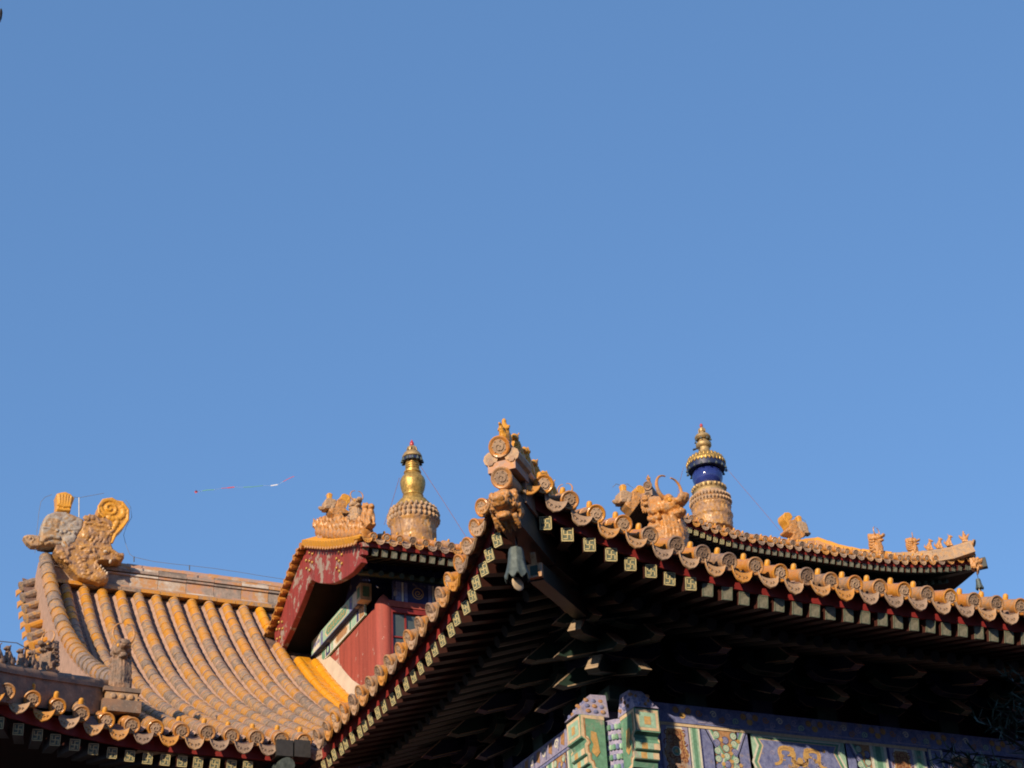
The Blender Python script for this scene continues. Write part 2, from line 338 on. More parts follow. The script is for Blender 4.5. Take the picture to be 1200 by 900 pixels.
# ------------------------------------------------------------------ shared eave pieces (front eave: outward is -Y)
def tile_meshes(R, L, slope, sc=1.):
    """cover tile, its round end, its nail cap, drip tile; R tube radius, L length, slope of the roof at the eave"""
    d = Vector((0, math.cos(slope), math.sin(slope))); n = Vector((0, -math.sin(slope), math.cos(slope)))
    c = MB(); nn = 12
    ring = [(math.cos(2*math.pi*k/nn), math.sin(2*math.pi*k/nn)) for k in range(nn)]
    vs = []; prof = [(0, 1.0), (L*.5, .97), (L*.5+.004, 1.05), (L, 1.0)]
    for t, k in prof:
        for a, b in ring: vs.append(d*t + Vector((a*R*k, 0, 0)) + n*b*R*k)
    fs = []
    for i in range(len(prof)-1):
        for k in range(nn): fs.append([i*nn+k, i*nn+(k+1) % nn, (i+1)*nn+(k+1) % nn, (i+1)*nn+k])
    c.add(vs, fs, 0, .5, True)
    c.add([d*L*.12+Vector((a*R, 0, 0))+n*b*R for a, b in ring], [list(range(nn))], 0)
    # mortar bed under the tube, set back from the end
    c.hexa([d*.10*1+Vector((x*R, 0, 0))+n*y*R for x, y in ((-.75, -1.25), (.75, -1.25), (.8, -.45), (-.8, -.45))],
           [d*L+Vector((x*R, 0, 0))+n*y*R for x, y in ((-.75, -1.25), (.75, -1.25), (.8, -.45), (-.8, -.45))], 1)
    tube = c.mesh('cover_tile', [M_TILE, M_MORTAR])
    e = MB(); Re = R*1.14; n2 = 20
    A = Matrix((Vector((1, 0, 0)), n, -d)).transposed()      # local z of the lathe points outward
    e.lathe([(Re*.94, -.016), (Re, -.006), (Re, .010), (Re*.90, .017), (Re*.74, .013), (Re*.70, .009)], (0, 0, 0), n2, 0, A.to_3x3())
    e.lathe([(Re*.705, .008), (Re*.55, .010), (0, .011)], (0, 0, 0), n2, 1, A.to_3x3())
    A3 = A.to_3x3()
    sp = [A3@Vector((math.cos(a)*Re*(.10+.085*a/1.0*.62), math.sin(a)*Re*(.10+.085*a*.62), 0.0135)) for a in [i*.45 for i in range(18)]]
    e.tube(sp, [Re*.065*(1-.02*i) for i in range(18)], 5, 1)
    for k in range(7):
        a = k*.9+.3; e.blob(A3@Vector((math.cos(a)*Re*.6, math.sin(a)*Re*.6, .0115)), Re*.07, 1, None, 6)
    end = e.mesh('tile_end', [M_TILE, M_RELIEF])
    k = MB(); p = d*L*.42+n*R*.9; B = Matrix((Vector((1, 0, 0)), d, n)).transposed().to_3x3()
    k.lathe([(R*.36, 0), (R*.36, R*.45), (R*.30, R*.68), (R*.14, R*.80), (0, R*.82)], p, 10, 0, B)
    cap = k.mesh('nail_cap', [M_ORN2])
    dr = MB(); wd = R*1.42; N = 14; top = []; bot = []
    for i in range(N+1):
        x = -1+2*i/N
        top.append(Vector((x*wd, 0, -R*1.05+R*.50*x*x)))
        s_ = abs(x); lob = -R*1.75*max(0, 1-s_**2.4)**.55 - R*.05*max(0, 1-s_/.25)+R*.07*abs(math.sin(s_*6.3))
        bot.append(Vector((x*wd, -R*.30, min(top[-1].z-.004, top[-1].z+lob*.86))))
    th = Vector((0, .016*sc, 0))
    vs = []; fs = []
    for i in range(N+1): vs += [top[i], bot[i], bot[i]+th, top[i]+th]
    for i in range(N):
        a, b = 4*i, 4*(i+1)
        fs += [[a, a+1, b+1, b], [a+1, a+2, b+2, b+1], [a+2, a+3, b+3, b+2], [a+3, a, b, b+3]]
    dr.add(vs, fs, 0, .5, False)
    for i in range(1, N):                                        # raised rim and scrolls
        dr.tube([bot[i-1]*.94+top[i-1]*.06+Vector((0, -.005, 0)), bot[i]*.94+top[i]*.06+Vector((0, -.005, 0))], R*.07, 5, 0)
    for x in (-.55, -.2, .2, .55):
        i = int((x+1)/2*N); c0 = (top[i]+bot[i])*.5+Vector((0, -.006, 0))
        dr.tube([c0+Vector((math.cos(a)*R*.05*a, -.002, math.sin(a)*R*.05*a)) for a in [j*.7 for j in range(7)]], R*.07, 5, 0)
    # pan tile behind it
    pv = []; pf = []
    for j, t in enumerate((0.0, L*1.05)):
        for i in range(N+1): pv.append(top[i]+d*t+n*(.002)); 
        for i in range(N+1): pv.append(top[i]+d*t-n*.014)
    K = 2*(N+1)
    for i in range(N):
        pf += [[i, i+1, K+i+1, K+i], [N+1+i, K+N+1+i, K+N+2+i, N+2+i]]
    dr.add(pv, pf, 1, .5, True)
    drip = dr.mesh('drip_tile', [M_DRIP, M_PAN])
    return tube, end, cap, drip
def eave_run(parent, meshes, places, drips, caps=True, pre=''):
    """places: world matrices of the tiles (local -Y outward)"""
    tube, end, cap, drip = meshes
    for M in places:
        M = M@Matrix.Rotation(rad(random.gauss(0, 1.6)), 4, 'X')@Matrix.Rotation(rad(random.gauss(0, 2)), 4, 'Z')
        t = put('cover_tile', tube, parent, M)
        put('tile_end', end, t, M@Matrix.Rotation(random.uniform(-.5, .5), 4, Vector((0, math.cos(rad(22)), math.sin(rad(22))))))
        if caps and random.random() > .06: put('nail_cap', cap, t, M)
    for M in drips: put('drip_tile', drip, parent, M@Matrix.Rotation(rad(random.gauss(0, 3)), 4, 'X')@Matrix.Rotation(rad(random.gauss(0, 2)), 4, 'Z'))

FRET = []
def fret_strokes():
    a = .30
    st = [((-1, 0), (1, 0)), ((0, -1), (0, 1)), ((0, 1), (1, 1)), ((1, 0), (1, -1)), ((0, -1), (-1, -1)), ((-1, 0), (-1, 1))]
    return [((p[0]*a, p[1]*a), (q[0]*a, q[1]*a)) for p, q in st]
def rafter_meshes(s, L, slope, wd=.112, ht=.126, fret=True):
    d = Vector((0, math.cos(slope), math.sin(slope))); n = Vector((0, -math.sin(slope), math.cos(slope))); x = Vector((1, 0, 0))
    b = MB(); q = [x*sx*wd/2+n*sy*ht/2 for sx, sy in ((-1, -1), (1, -1), (1, 1), (-1, 1))]
    bb = [p+d*L for p in q]; vs = q+bb
    b.add(vs, [[0, 4, 5, 1]], 0); b.add(vs, [[1, 5, 6, 2], [3, 7, 4, 0]], 1); b.add(vs, [[2, 6, 7, 3], [0, 1, 2, 3], [4, 7, 6, 5]], 0)
    r = b.mesh('rafter', [M_RAFT, M_RAFTS])
    e = MB(); c = -d*.004
    pl = [c+x*sx*wd*.5+n*sy*ht*.5 for sx, sy in ((-1, -1), (1, -1), (1, 1), (-1, 1))]
    e.hexa(pl, [p-d*.006 for p in pl], 0)
    k = .095 if fret else .06
    def stroke(p, q, t):
        P = c-d*.006+x*p[0]*wd+n*p[1]*ht; Q = c-d*.006+x*q[0]*wd+n*q[1]*ht
        v = (Q-P).normalized(); sd = v.cross(d); P = P-v*t*wd/2; Q = Q+v*t*wd/2
        a4 = [P+sd*t*wd/2, P-sd*t*wd/2, Q-sd*t*wd/2, Q+sd*t*wd/2]; e.hexa(a4, [v_-d*.003 for v_ in a4], 1)
    for i in range(4):
        cr = [(-.45, -.45), (.45, -.45), (.45, .45), (-.45, .45)]; stroke(cr[i], cr[(i+1) % 4], .07)
    if fret:
        for p, q in fret_strokes(): stroke(p, q, k*.85)
    end = e.mesh('painted_end', [M_ENDG, M_GOLD] if fret else [M_ENDW, M_ENDG])
    return r, end

# ================================================================== FRONT PORCH (near corner)
CX, CY, ZE = 5.9, 12.45, 8.06
XR = 26.7
def lift(d, Lc): return .5*max(0, 1-d/Lc)**2
def push(d): return .24*max(0, 1-d/2.2)**2
def front_eave(x):                                              # disc centre on the front eave
    s = x-CX; return Vector((x, CY-push(s), ZE+lift(s, 3.2)))
def left_eave(y):
    s = y-CY; return Vector((CX-push(s), y, ZE+lift(s, 4.2)))
def porch_h(d):                                                 # height above the eave at plan distance d
    d = max(0, d); d = min(d, 5.2-.0) if d < 4 else 4+(d-4)*.0
    return .40*d+.028*d*d if d < 3.4 else .40*3.4+.028*3.4**2+.25*(min(d, 4.0)-3.4)
porch = thing('front_porch', 'porch hall with upturned roof corner nearest the viewer, deep dark eaves and painted beams', 'porch', (16.3, 15.5, 0))
# roof shell
rf = MB(); xs = sorted(set([round(CX+v, 3) for v in np.linspace(.17, 4, 29)]+[round(v, 3) for v in np.linspace(CX+4, XR, 24)]))
ys = [CY+v for v in np.linspace(.17, 4, 29)]+[CY+v for v in (4.5, 5., 5.5, 6.0, 6.6)]
grid = {}
for dz, key in ((-.02, 0), (-.17, 1)):
    for i, x in enumerate(xs):
        for j, y in enumerate(ys):
            dx, dy = x-CX, y-CY; d = min(dx, dy)
            e = max(dx, dy); Lc = 3.2 if dx > dy else 4.2
            z = ZE+porch_h(d)+lift(e, Lc)*max(0, 1-d/2.6)
            if y > CY+4.0: z = min(z, ZE+porch_h(4)-(y-CY-4)*.42)
            grid[i, j, key] = Vector((x-push(dy)*max(0, 1-dx/1.5), y-push(dx)*max(0, 1-dy/1.5), z+dz))
NI, NJ = len(xs), len(ys); vs = [grid[i, j, k] for k in (0, 1) for i in range(NI) for j in range(NJ)]
ix = lambda i, j, k: k*NI*NJ+i*NJ+j
rf.add(vs, [[ix(i, j, 0), ix(i+1, j, 0), ix(i+1, j+1, 0), ix(i, j+1, 0)] for i in range(NI-1) for j in range(NJ-1)], 0, .5, True)
rf.add(vs, [[ix(i, j, 1), ix(i, j+1, 1), ix(i+1, j+1, 1), ix(i+1, j, 1)] for i in range(NI-1) for j in range(NJ-1)], 1, .5, True)
edge = [[ix(i, 0, 0), ix(i, 0, 1), ix(i+1, 0, 1), ix(i+1, 0, 0)] for i in range(NI-1)]+[[ix(0, j, 0), ix(0, j+1, 0), ix(0, j+1, 1), ix(0, j, 1)] for j in range(NJ-1)]
rf.add(vs, edge, 1)
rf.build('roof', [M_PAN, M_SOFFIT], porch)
# eave tiles
TM = tile_meshes(.079, .55, rad(21))
SX, SY = .282, .292
RL = Rz(rad(-90))
pl = []; dr = []
def tilt(fn, a, da=.05):
    p, q = fn(a-da), fn(a+da); v = q-p; return v
for k in range(34):
    x = 6.10+SX*k; p = front_eave(x); v = tilt(front_eave, x); roll = Matrix.Rotation(-math.atan2(v.z, v.x), 4, 'Y'); fan = Rz(-math.radians(14)*max(0, 1-k/5))
    j = Vector((random.uniform(-.008, .008), random.uniform(-.015, .012), random.uniform(-.008, .008)))
    pl.append(Matrix.Translation(p+j)@fan@Matrix.Rotation(rad(random.uniform(-2, 2)), 4, 'Z'))
    x2 = x-SX/2; p = front_eave(x2); v = tilt(front_eave, x2)
    dr.append(Matrix.Translation(p+Vector((0, random.uniform(0, .02), 0)))@fan@Matrix.Rotation(-math.atan2(v.z, v.x), 4, 'Y')@Matrix.Rotation(rad(random.uniform(-3, 3)), 4, 'Y'))
for k in range(19):
    y = 12.80+SY*k; p = left_eave(y); v = tilt(left_eave, y); fan = Rz(math.radians(14)*max(0, 1-k/5))
    j = Vector((random.uniform(-.015, .012), random.uniform(-.008, .008), random.uniform(-.008, .008)))
    pl.append(Matrix.Translation(p+j)@fan@RL@Matrix.Rotation(rad(random.uniform(-2, 2)), 4, 'Z'))
    y2 = y-SY/2; p = left_eave(y2); v = tilt(left_eave, y2)
    dr.append(Matrix.Translation(p)@fan@RL@Matrix.Rotation(math.atan2(v.z, v.y), 4, 'Y')@Matrix.Rotation(rad(random.uniform(-3, 3)), 4, 'Y'))
eave_run(porch, TM, pl, dr)
# fascia boards
def fascia(fn, a0, a1, inset, z0, z1, along, parent, th=.03, n=40):
    fb = MB(); pts = [fn(a0+(a1-a0)*i/n) for i in range(n+1)]; o = Vector(inset)
    w_ = o.normalized()*th; vs = []
    for p in pts:
        b = p+o; vs += [b+Vector((0, 0, z0)), b+Vector((0, 0, z1)), b+w_+Vector((0, 0, z1)), b+w_+Vector((0, 0, z0))]
    fs = []
    for i in range(n):
        a, b = 4*i, 4*i+4
        for k in range(4): fs.append([a+k, a+(k+1) % 4, b+(k+1) % 4, b+k])
    fb.add(vs, fs); return fb.build('fascia_board', M_RED, parent)
fascia(front_eave, CX-.05, 16.2, (0, .13, 0), -.20, -.06, 'x', porch)
fascia(left_eave, CY-.05, 18.4, (.13, 0, 0), -.20, -.06, 'y', porch)
# flying rafters
RM = rafter_meshes(1, 1.5, rad(15)); RM2 = rafter_meshes(1, 1.5, rad(15), fret=False)
for k in range(53):
    sp = .235-.042*min(1, k/8); x = 6.17+(sum(.235-.042*min(1, i/8) for i in range(k)))
    p = front_eave(x); fan = Rz(-rad(22)*max(0, 1-(x-CX)/2.6))
    M = Matrix.Translation(p+Vector((random.uniform(-.006, .006), .14+random.uniform(-.01, .02), -.272)))@fan@Matrix.Rotation(rad(random.uniform(-2, 2)), 4, 'Y')
    mm = RM if k < 8 else RM2
    r = put('rafter', mm[0], porch, M); put('painted_end', mm[1], r, M)
for k in range(27):
    y = 12.85+(sum(.225-.02*min(1, i/8) for i in range(k)))
    p = left_eave(y); fan = Rz(rad(22)*max(0, 1-(y-CY)/2.6))
    M = Matrix.Translation(p+Vector((.14+random.uniform(-.01, .02), random.uniform(-.006, .006), -.272)))@fan@RL
    r = put('rafter', RM[0], porch, M); put('painted_end', RM[1], r, M)
# lower round rafters, deeper under the eave (one run per side)
def round_rafters(fn, a0, a1, step, back, drop, out, rise=.33, L=1.2, r=.06):
    mb = MB(); a = a0
    while a < a1:
        p = fn(a)+Vector(out)*(-back)+Vector((0, 0, drop)); q = p-Vector(out)*L+Vector((0, 0, L*rise))
        mb.tube([p, q], r, 10, 0); a += step
    return mb
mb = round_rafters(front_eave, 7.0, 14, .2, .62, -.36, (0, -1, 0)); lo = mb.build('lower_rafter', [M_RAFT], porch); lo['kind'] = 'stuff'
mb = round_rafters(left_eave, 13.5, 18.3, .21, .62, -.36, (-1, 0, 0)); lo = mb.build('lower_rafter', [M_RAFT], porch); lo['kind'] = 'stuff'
# corner beams
DG = Vector((1, 1, 0)).normalized()
cb = MB(); c0 = Vector((5.70, 12.18, 8.16)); cb.beam(c0, c0+DG*.9+Vector((0, 0, -.04)), .20, .30); cb.beam(c0+DG*.9+Vector((0, 0, -.04)), (7.75, 14.25, 8.35), .20, .30)
cb.build('corner_beam', M_RAFT, porch)
c1 = Vector((6.13, 12.58, 7.79)); cb = MB(); cb.beam(c1, (7.8, 14.28, 8.0), .13, .16, 0)
lb = cb.build('lower_corner_beam', [M_RAFT], porch)
cb = MB(); cb.beam(c1-DG*.05, c1-DG*.002, .14, .13, 0); cb.beam(c1-DG*.056, c1-DG*.05, .07, .09, 1)
cb.beam(c1+Vector((0, 0, .06))-DG*.03, c1+Vector((0, 0, .17))-DG*.06, .04, .04, 0)
cb.build('painted_end', [M_PBROWN, M_DKGREEN], lb)

# bracket sets
def ang(mb, tip, back, wd, ht, out, mid=0, face=1, edge=2):
    """slanting beaked lever arm: tip point, root point"""
    tip = Vector(tip); back = Vector(back); out = Vector(out); sd = out.cross(Vector((0, 0, 1)))
    u = Vector((0, 0, 1)); L = (back-tip); inw = -out
    a = tip; b = tip+inw*.03+u*.035; c = tip+inw*.20+u*(ht*1.55); d = back+u*ht; e = back; f = tip+inw*.10+u*(-.012)
    pf = [a, b, c, d, e, f]
    mb.hexa([p+sd*wd/2 for p in pf], [p-sd*wd/2 for p in pf], face)
    for s in (-1, 1):                                           # pale painted border lines
        o = sd*s*(wd/2+.002)
        for p, q in ((b, c), (f, e)):
            mb.ribbon([p+o, q+o], .012, sd*s, .002, edge)
    mb.hexa([a+sd*wd*.51, a-sd*wd*.51, b-sd*wd*.51, b+sd*wd*.51], [v+out*.006 for v in (a+sd*wd*.51, a-sd*wd*.51, b-sd*wd*.51, b+sd*wd*.51)], edge)
    o2 = (c-b).normalized().cross(sd).normalized()
    if o2.dot(out) < 0: o2 = -o2
    mb.hexa([b+sd*wd*.48, b-sd*wd*.48, c-sd*wd*.48, c+sd*wd*.48], [v+o2*.006 for v in (b+sd*wd*.48, b-sd*wd*.48, c-sd*wd*.48, c+sd*wd*.48)], edge)
def arm(mb, c, L, ht, th, along, face=0, edge=2):                 # boat-shaped cross arm with bearing blocks
    c = Vector(c); a = Vector(along); u = Vector((0, 0, 1)); nn = a.cross(u)
    pf = [c-a*L/2+u*ht*.55, c-a*L/2+u*ht, c+a*L/2+u*ht, c+a*L/2+u*ht*.55, c+a*L*.36+u*ht*.12, c+a*L*.22, c-a*L*.22, c-a*L*.36+u*ht*.12]
    mb.hexa([p+nn*th/2 for p in pf], [p-nn*th/2 for p in pf], face)
    for s in (-1, 1):
        mb.ribbon([p+nn*s*(th/2) for p in (pf[0], pf[7], pf[6], pf[5], pf[4], pf[3])], .008, nn*s, .002, edge)
    for x in (-L*.44, 0, L*.44):
        b = c+a*x+u*(ht+.035); mb.box(b, (.12, .12, .07), face)
def bracket(parent, base, out, along, cols, k=0):
    mb = MB(); b = Vector(base); out = Vector(out); al = Vector(along); f = k % 2
    mb.box(b+Vector((0, 0, .07)), (.24, .24, .14), f)
    arm(mb, b+Vector((0, 0, .15)), .55, .13, .10, al, 1-f); arm(mb, b+Vector((0, 0, .36)), .75, .13, .10, al, f)
    ang(mb, b+out*.48+Vector((0, 0, .13)), b+Vector((0, 0, .30)), .105, .12, out, face=f)
    arm(mb, b+out*.30+Vector((0, 0, .36)), .55, .13, .10, al, 1-f)
    ang(mb, b+out*.80+Vector((0, 0, .36)), b+Vector((0, 0, .56)), .105, .12, out, face=1-f)
    arm(mb, b+out*.58+Vector((0, 0, .58)), .55, .13, .10, al, f)
    mb.box(b+out*.62+Vector((0, 0, .60)), (.1, .1, .12), f)
    return mb.build('bracket_set', [M_DKGREEN, M_DKBLUE, M_BEIGE], parent)
BX, BY, ZT = 7.58, 14.10, 7.30                                    # beam faces and top of the plate above the beam
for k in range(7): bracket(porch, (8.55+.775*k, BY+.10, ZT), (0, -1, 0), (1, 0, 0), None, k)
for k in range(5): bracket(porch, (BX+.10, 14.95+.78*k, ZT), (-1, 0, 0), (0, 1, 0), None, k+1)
# corner bracket set: levers along both faces and the diagonal
mb = MB(); cc = Vector((7.75, 14.27, ZT)); mb.box(cc+Vector((0, 0, .07)), (.30, .30, .14), 0)
for f, (o, al) in enumerate((((-1, 0, 0), (0, 1, 0)), ((0, -1, 0), (1, 0, 0)))):
    o = Vector(o); al = Vector(al)
    ang(mb, cc+o*.66+Vector((0, 0, .13)), cc+Vector((0, 0, .30)), .11, .12, o, face=0); ang(mb, cc+o*.98+Vector((0, 0, .36)), cc+Vector((0, 0, .56)), .11, .12, o, face=0)
    off = al*(-.32)
    ang(mb, cc+off+o*.80+Vector((0, 0, .30)), cc+off+Vector((0, 0, .48)), .10, .12, o, face=0)
    ang(mb, cc+off*2+o*.95+Vector((0, 0, .50)), cc+off*2+Vector((0, 0, .68)), .10, .12, o, face=0)
    arm(mb, cc+o*.3+Vector((0, 0, .36)), .7, .13, .10, al, 1); arm(mb, cc+o*.6+Vector((0, 0, .58)), .8, .13, .10, al, 0)
dg = -DG
ang(mb, cc+dg*.75+Vector((0, 0, .13)), cc+Vector((0, 0, .32)), .13, .13, dg, face=0); ang(mb, cc+dg*1.2+Vector((0, 0, .36)), cc+Vector((0, 0, .60)), .13, .13, dg, face=0)
mb.box(cc+dg*1.25+Vector((0, 0, .62)), (.16, .16, .12), 2, Rz(rad(45)).to_3x3()); mb.box(cc+dg*1.25+Vector((0, 0, .72)), (.2, .2, .06), 0, Rz(rad(45)).to_3x3())
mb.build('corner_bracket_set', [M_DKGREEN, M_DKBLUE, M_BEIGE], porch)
pu = MB(); pu.tube([(7.0, BY-.52, ZT+.82), (XR-1, BY-.52, ZT+.82)], .10, 12); pu.build('eave_purlin', M_DKBLUE, porch)
pu = MB(); pu.tube([(BX-.52, 13.5, ZT+.82), (BX-.52, 18.2, ZT+.82)], .10, 12); pu.build('eave_purlin', M_DKBLUE, porch)
wl = MB(); wl.box(((BX+XR-1.6)/2+.2, 16.4, ZT+.52), (XR-1.6-BX-.2, 4.2, 1.05)); wl.build('dark_backing_wall', M_SOFFIT, porch)

# painted beams. (u, v) is a flat drawing board on the face of the beam, v measured down from the top edge
PAL = [M_PBLUE, M_PGREEN, M_PMINT, M_WHITE, M_PBROWN, M_PRUST, M_PGOLD, M_PNAVY, M_PCREAM, M_PLILAC]
BLUE, GREEN, MINT, WHITE, BROWN, RUST, GOLD, NAVY, CREAM, LILAC = range(10)
class Board:
    def __init__(s, o, u, nrm): s.o = Vector(o); s.u = Vector(u); s.n = Vector(nrm); s.mb = MB(); s.z = .003
    def P(s, a, b, z=0): return s.o+s.u*a+Vector((0, 0, -b))+s.n*z
    def poly(s, pts, mat, z):
        q = [s.P(a, b, z) for a, b in pts]
        nn = sum(((q[i]-q[0]).cross(q[(i+1) % len(q)]-q[0]) for i in range(1, len(q)-1)), Vector())
        if nn.dot(s.n) < 0: q = q[::-1]
        s.mb.poly(q, mat)
    def rect(s, a0, b0, a1, b1, mat, z): s.poly([(a0, b0), (a1, b0), (a1, b1), (a0, b1)], mat, z)
    def line(s, pts, wd, mat, z): s.mb.ribbon([s.P(a, b) for a, b in pts], wd, s.n, z, mat)
    def disc(s, c, r, mat, z, n=16, sy=1): s.poly([(c[0]+r*math.cos(2*math.pi*i/n), c[1]+sy*r*math.sin(2*math.pi*i/n)) for i in range(n)], mat, z)
    def spiral(s, c, r, mat, z, wd, a0=0, turns=1.4, sg=1): s.line([(c[0]+r*(1-t*.85)*math.cos(a0+sg*t*turns*6.28), c[1]+r*(1-t*.85)*math.sin(a0+sg*t*turns*6.28)) for t in [i/14 for i in range(15)]], wd, mat, z)
def stripes(B, a0, a1, H):
    w_ = (a1-a0); cs = [WHITE, MINT, GREEN, GREEN, MINT, WHITE, NAVY]
    for i, c in enumerate(cs): B.rect(a0+w_*i/7, .015, a0+w_*(i+1)/7, H, c, .004)
def chevron(B, a, H, sg, wd=.26):
    cs = [WHITE, BLUE, LILAC, WHITE, MINT, GREEN]
    for i, c in enumerate(cs):
        x = a+sg*wd*.28*i/6
        B.line([(x, .015), (x+sg*wd*.55, H*.5), (x, H)], wd*.3/4.2, c, .004+.0004*i)
def flowers(B, a0, a1, H, seed):
    r = random.Random(seed); B.rect(a0, .015, a1, H, BROWN, .004)
    cw = .082; nx = max(1, int((a1-a0)/cw)); ny = int(H/cw)
    for i in range(nx):
        for j in range(ny+1):
            c = (a0+(i+.5)*(a1-a0)/nx, .07+j*cw+(.05 if i % 2 else 0))
            if c[1] > H-.05: continue
            k = (i+j) % 3; col = [MINT, BLUE, MINT][k]
            B.disc(c, .041, NAVY, .0055, 14); B.disc(c, .036, col, .007, 14); B.spiral(c, .028, WHITE if k != 1 else LILAC, .009, .007, r.random()*6)
            if r.random() < .4: B.disc((c[0]+.05, c[1]+.05), .022, GOLD, .010, 8)
def brown_panel(B, a0, a1, H):
    c = (a0+a1)/2; hw = (a1-a0)/2
    B.rect(a0, .015, a1, H, LILAC, .004)
    pts = [(-.55, .03), (.55, .03), (.72, .10), (.70, .20), (.88, .28), (.98, H*.5), (.88, H-.28), (.70, H-.20), (.72, H-.10), (.55, H-.03), (-.55, H-.03), (-.72, H-.10), (-.70, H-.20), (-.88, H-.28), (-.98, H*.5), (-.88, .28), (-.70, .20), (-.72, .10)]
    B.poly([(c+a*hw, b) for a, b in pts], WHITE, .0055); B.poly([(c+a*hw*.94, .02+b*(H-.04)/H) for a, b in pts], BROWN, .007)
    for i in range(-2, 3):
        for j in range(int(H/.09)):
            B.spiral((c+i*hw*.31, .10+j*.09+(.04 if i % 2 else 0)), .04, RUST, .009, .011, (i*2+j)*1.3, 1.2, 1 if (i+j) % 2 else -1)
    for sg_ in (-1, 1): B.line([(c+a*hw*.9*sg_, b) for a, b in ((.5, .06), (.66, .11), (.64, .21), (.82, .29), (.9, H*.5))], .008, GOLD, .010)
    B.disc((c, H*.45), .05, WHITE, .010); B.disc((c, H*.45), .042, GREEN, .0115); B.disc((c, H*.45), .02, GOLD, .013)
def dragon_panel(B, a0, a1, H):
    B.rect(a0, .015, a1, H, MINT, .004)
    def cart(i): return [(a0+i+.02, H*.5), (a0+i+.10, H*.22), (a0+i+.06, .03+i*.6), (a1-i-.06, .03+i*.6), (a1-i-.10, H*.22), (a1-i-.02, H*.5), (a1-i-.10, H*.78), (a1-i-.06, H-.02-i*.4), (a0+i+.06, H-.02-i*.4), (a0+i+.10, H*.78)]
    for i, (k, c) in enumerate(((0, WHITE), (.025, GREEN), (.06, CREAM), (.075, BLUE))): B.poly(cart(k), c, .0055+.0015*i)
    L = a1-a0-.5; r = random.Random(3)
    for k in range(34):
        c = (a0+.25+L*r.random(), .12+(H-.2)*r.random()); B.spiral(c, .03, LILAC, .0115, .009, r.random()*6)
    for sgn, x0 in ((1, a0+.26), (-1, a1-.26)):                  # two facing long coiling bodies of plain gold scrollwork
        pts = [(x0+sgn*(.02+.40*t+.035*math.sin(t*16)), H*.36+H*.15*math.cos(t*8.2)*(1-.25*t)) for t in [i/34 for i in range(35)]]
        B.line(pts, [.012+.038*math.sin(min(1, (i+3)/35)*math.pi)**.7 for i in range(35)], GOLD, .013)
        B.line(pts[4:-4], .008, BROWN, .0142)
        for i in (7, 15, 22, 29):
            q_ = pts[i]; B.line([q_, (q_[0]+sgn*.02, q_[1]+.05), (q_[0]+sgn*.055, q_[1]+.055)], .010, GOLD, .0145)
        h = pts[-1]; B.disc(h, .036, GOLD, .015, 10); B.line([h, (h[0]-sgn*.02, h[1]-.06), (h[0]+sgn*.03, h[1]-.08)], .012, GOLD, .016); B.line([h, (h[0]+sgn*.065, h[1]+.02)], .016, GOLD, .016)
        for k in range(7): B.spiral((x0+sgn*(.02+.42*r.random()), .11+(H-.25)*r.random()), .022, GOLD, .0135, .008, r.random()*6)
    B.disc(((a0+a1)/2, H*.42), .035, GOLD, .014)
HB = .62; ZB = 7.10                                              # beam height, top of the beam below the cream rule
def beam_board(o, u, nrm, spans, H):
    B = Board(o, u, nrm)
    for kind, a0, a1 in spans:
        if kind == 's': stripes(B, a0, a1, H)
        elif kind == 'c': B.rect(a0, .015, a1, H, BLUE, .004); chevron(B, a0+.05, H, 1)
        elif kind == 'd': B.rect(a0, .015, a1, H, BLUE, .004); chevron(B, a1-.05, H, -1)
        elif kind == 'f': flowers(B, a0, a1, H, int(a0*100))
        elif kind == 'b': brown_panel(B, a0, a1, H)
        elif kind == 'g': dragon_panel(B, a0, a1, H)
        elif kind == 'p': B.rect(a0, .015, a1, H, LILAC, .004)
    return B
pb = MB(); pb.box((16.8, BY+.16, ZB-HB/2), (17.9, .30, HB), 0)
bm = pb.build('painted_beam', M_PBLUE, porch)
u1 = lambda px: at(px, 856+(px-776)*.121, y=BY).x
X0 = 8.0
B = beam_board((0, BY, ZB), (1, 0, 0), (0, -1, 0), [], HB)
def span(k, a, b): 
    return (k, u1(a), u1(b))
sp = [span('b', 774, 806), span('s', 807, 822), span('c', 822, 836), span('f', 834, 864), span('d', 862, 880), span('g', 876, 992), span('c', 990, 1006), span('f', 1002, 1020), span('s', 1020, 1043), span('b', 1043, 1070), span('s', 1070, 1088)]
x1 = u1(1088)
B = beam_board((0, BY, ZB), (1, 0, 0), (0, -1, 0), sp+[('b', x1+.25, x1+.60), ('s', x1+.6, x1+.8), ('c', x1+.8, x1+.98), ('f', x1+.95, x1+1.25), ('g', x1+1.3, x1+2.6)], HB)
B.rect(BX+.3, -.02, x1, .022, CREAM, .012)
B.rect(x1+.02, -.02, x1+.20, HB, WHITE, .005); B.rect(x1+.05, .0, x1+.17, HB, BLUE, .007)
pan = B.mb.build('painted_decoration', PAL, bm)
pp = MB(); pp.box((16.8, BY+.17, ZB+.105), (17.9, .38, .19), 0)
pl_ = pp.build('plate_beam', M_PBLUE, porch)
B = Board((0, BY-.02, ZT), (1, 0, 0), (0, -1, 0))
for k in range(8):
    xx = 8.3+.775*k
    [B.disc((xx+dx_, dy_), .036, c_, z_, 10) for dx_, dy_, c_, z_ in ((0, .06, BROWN, .004), (.07, .11, GOLD, .0045), (.14, .06, BROWN, .005), (.07, .05, LILAC, .0055))]; [B.spiral((xx+dx_, dy_), .028, GOLD, .0065, .009, dx_*40) for dx_, dy_ in ((0, .06), (.07, .11), (.14, .06))]; [B.spiral((xx+.26+.085*j, .07+.05*(j % 2)), .038, (BROWN, LILAC, WHITE, BROWN, LILAC, MINT)[j], .004, .013, j*1.7) for j in range(6)]; B.line([(xx+.24, .165), (xx+.72, .165)], .012, LILAC, .004)
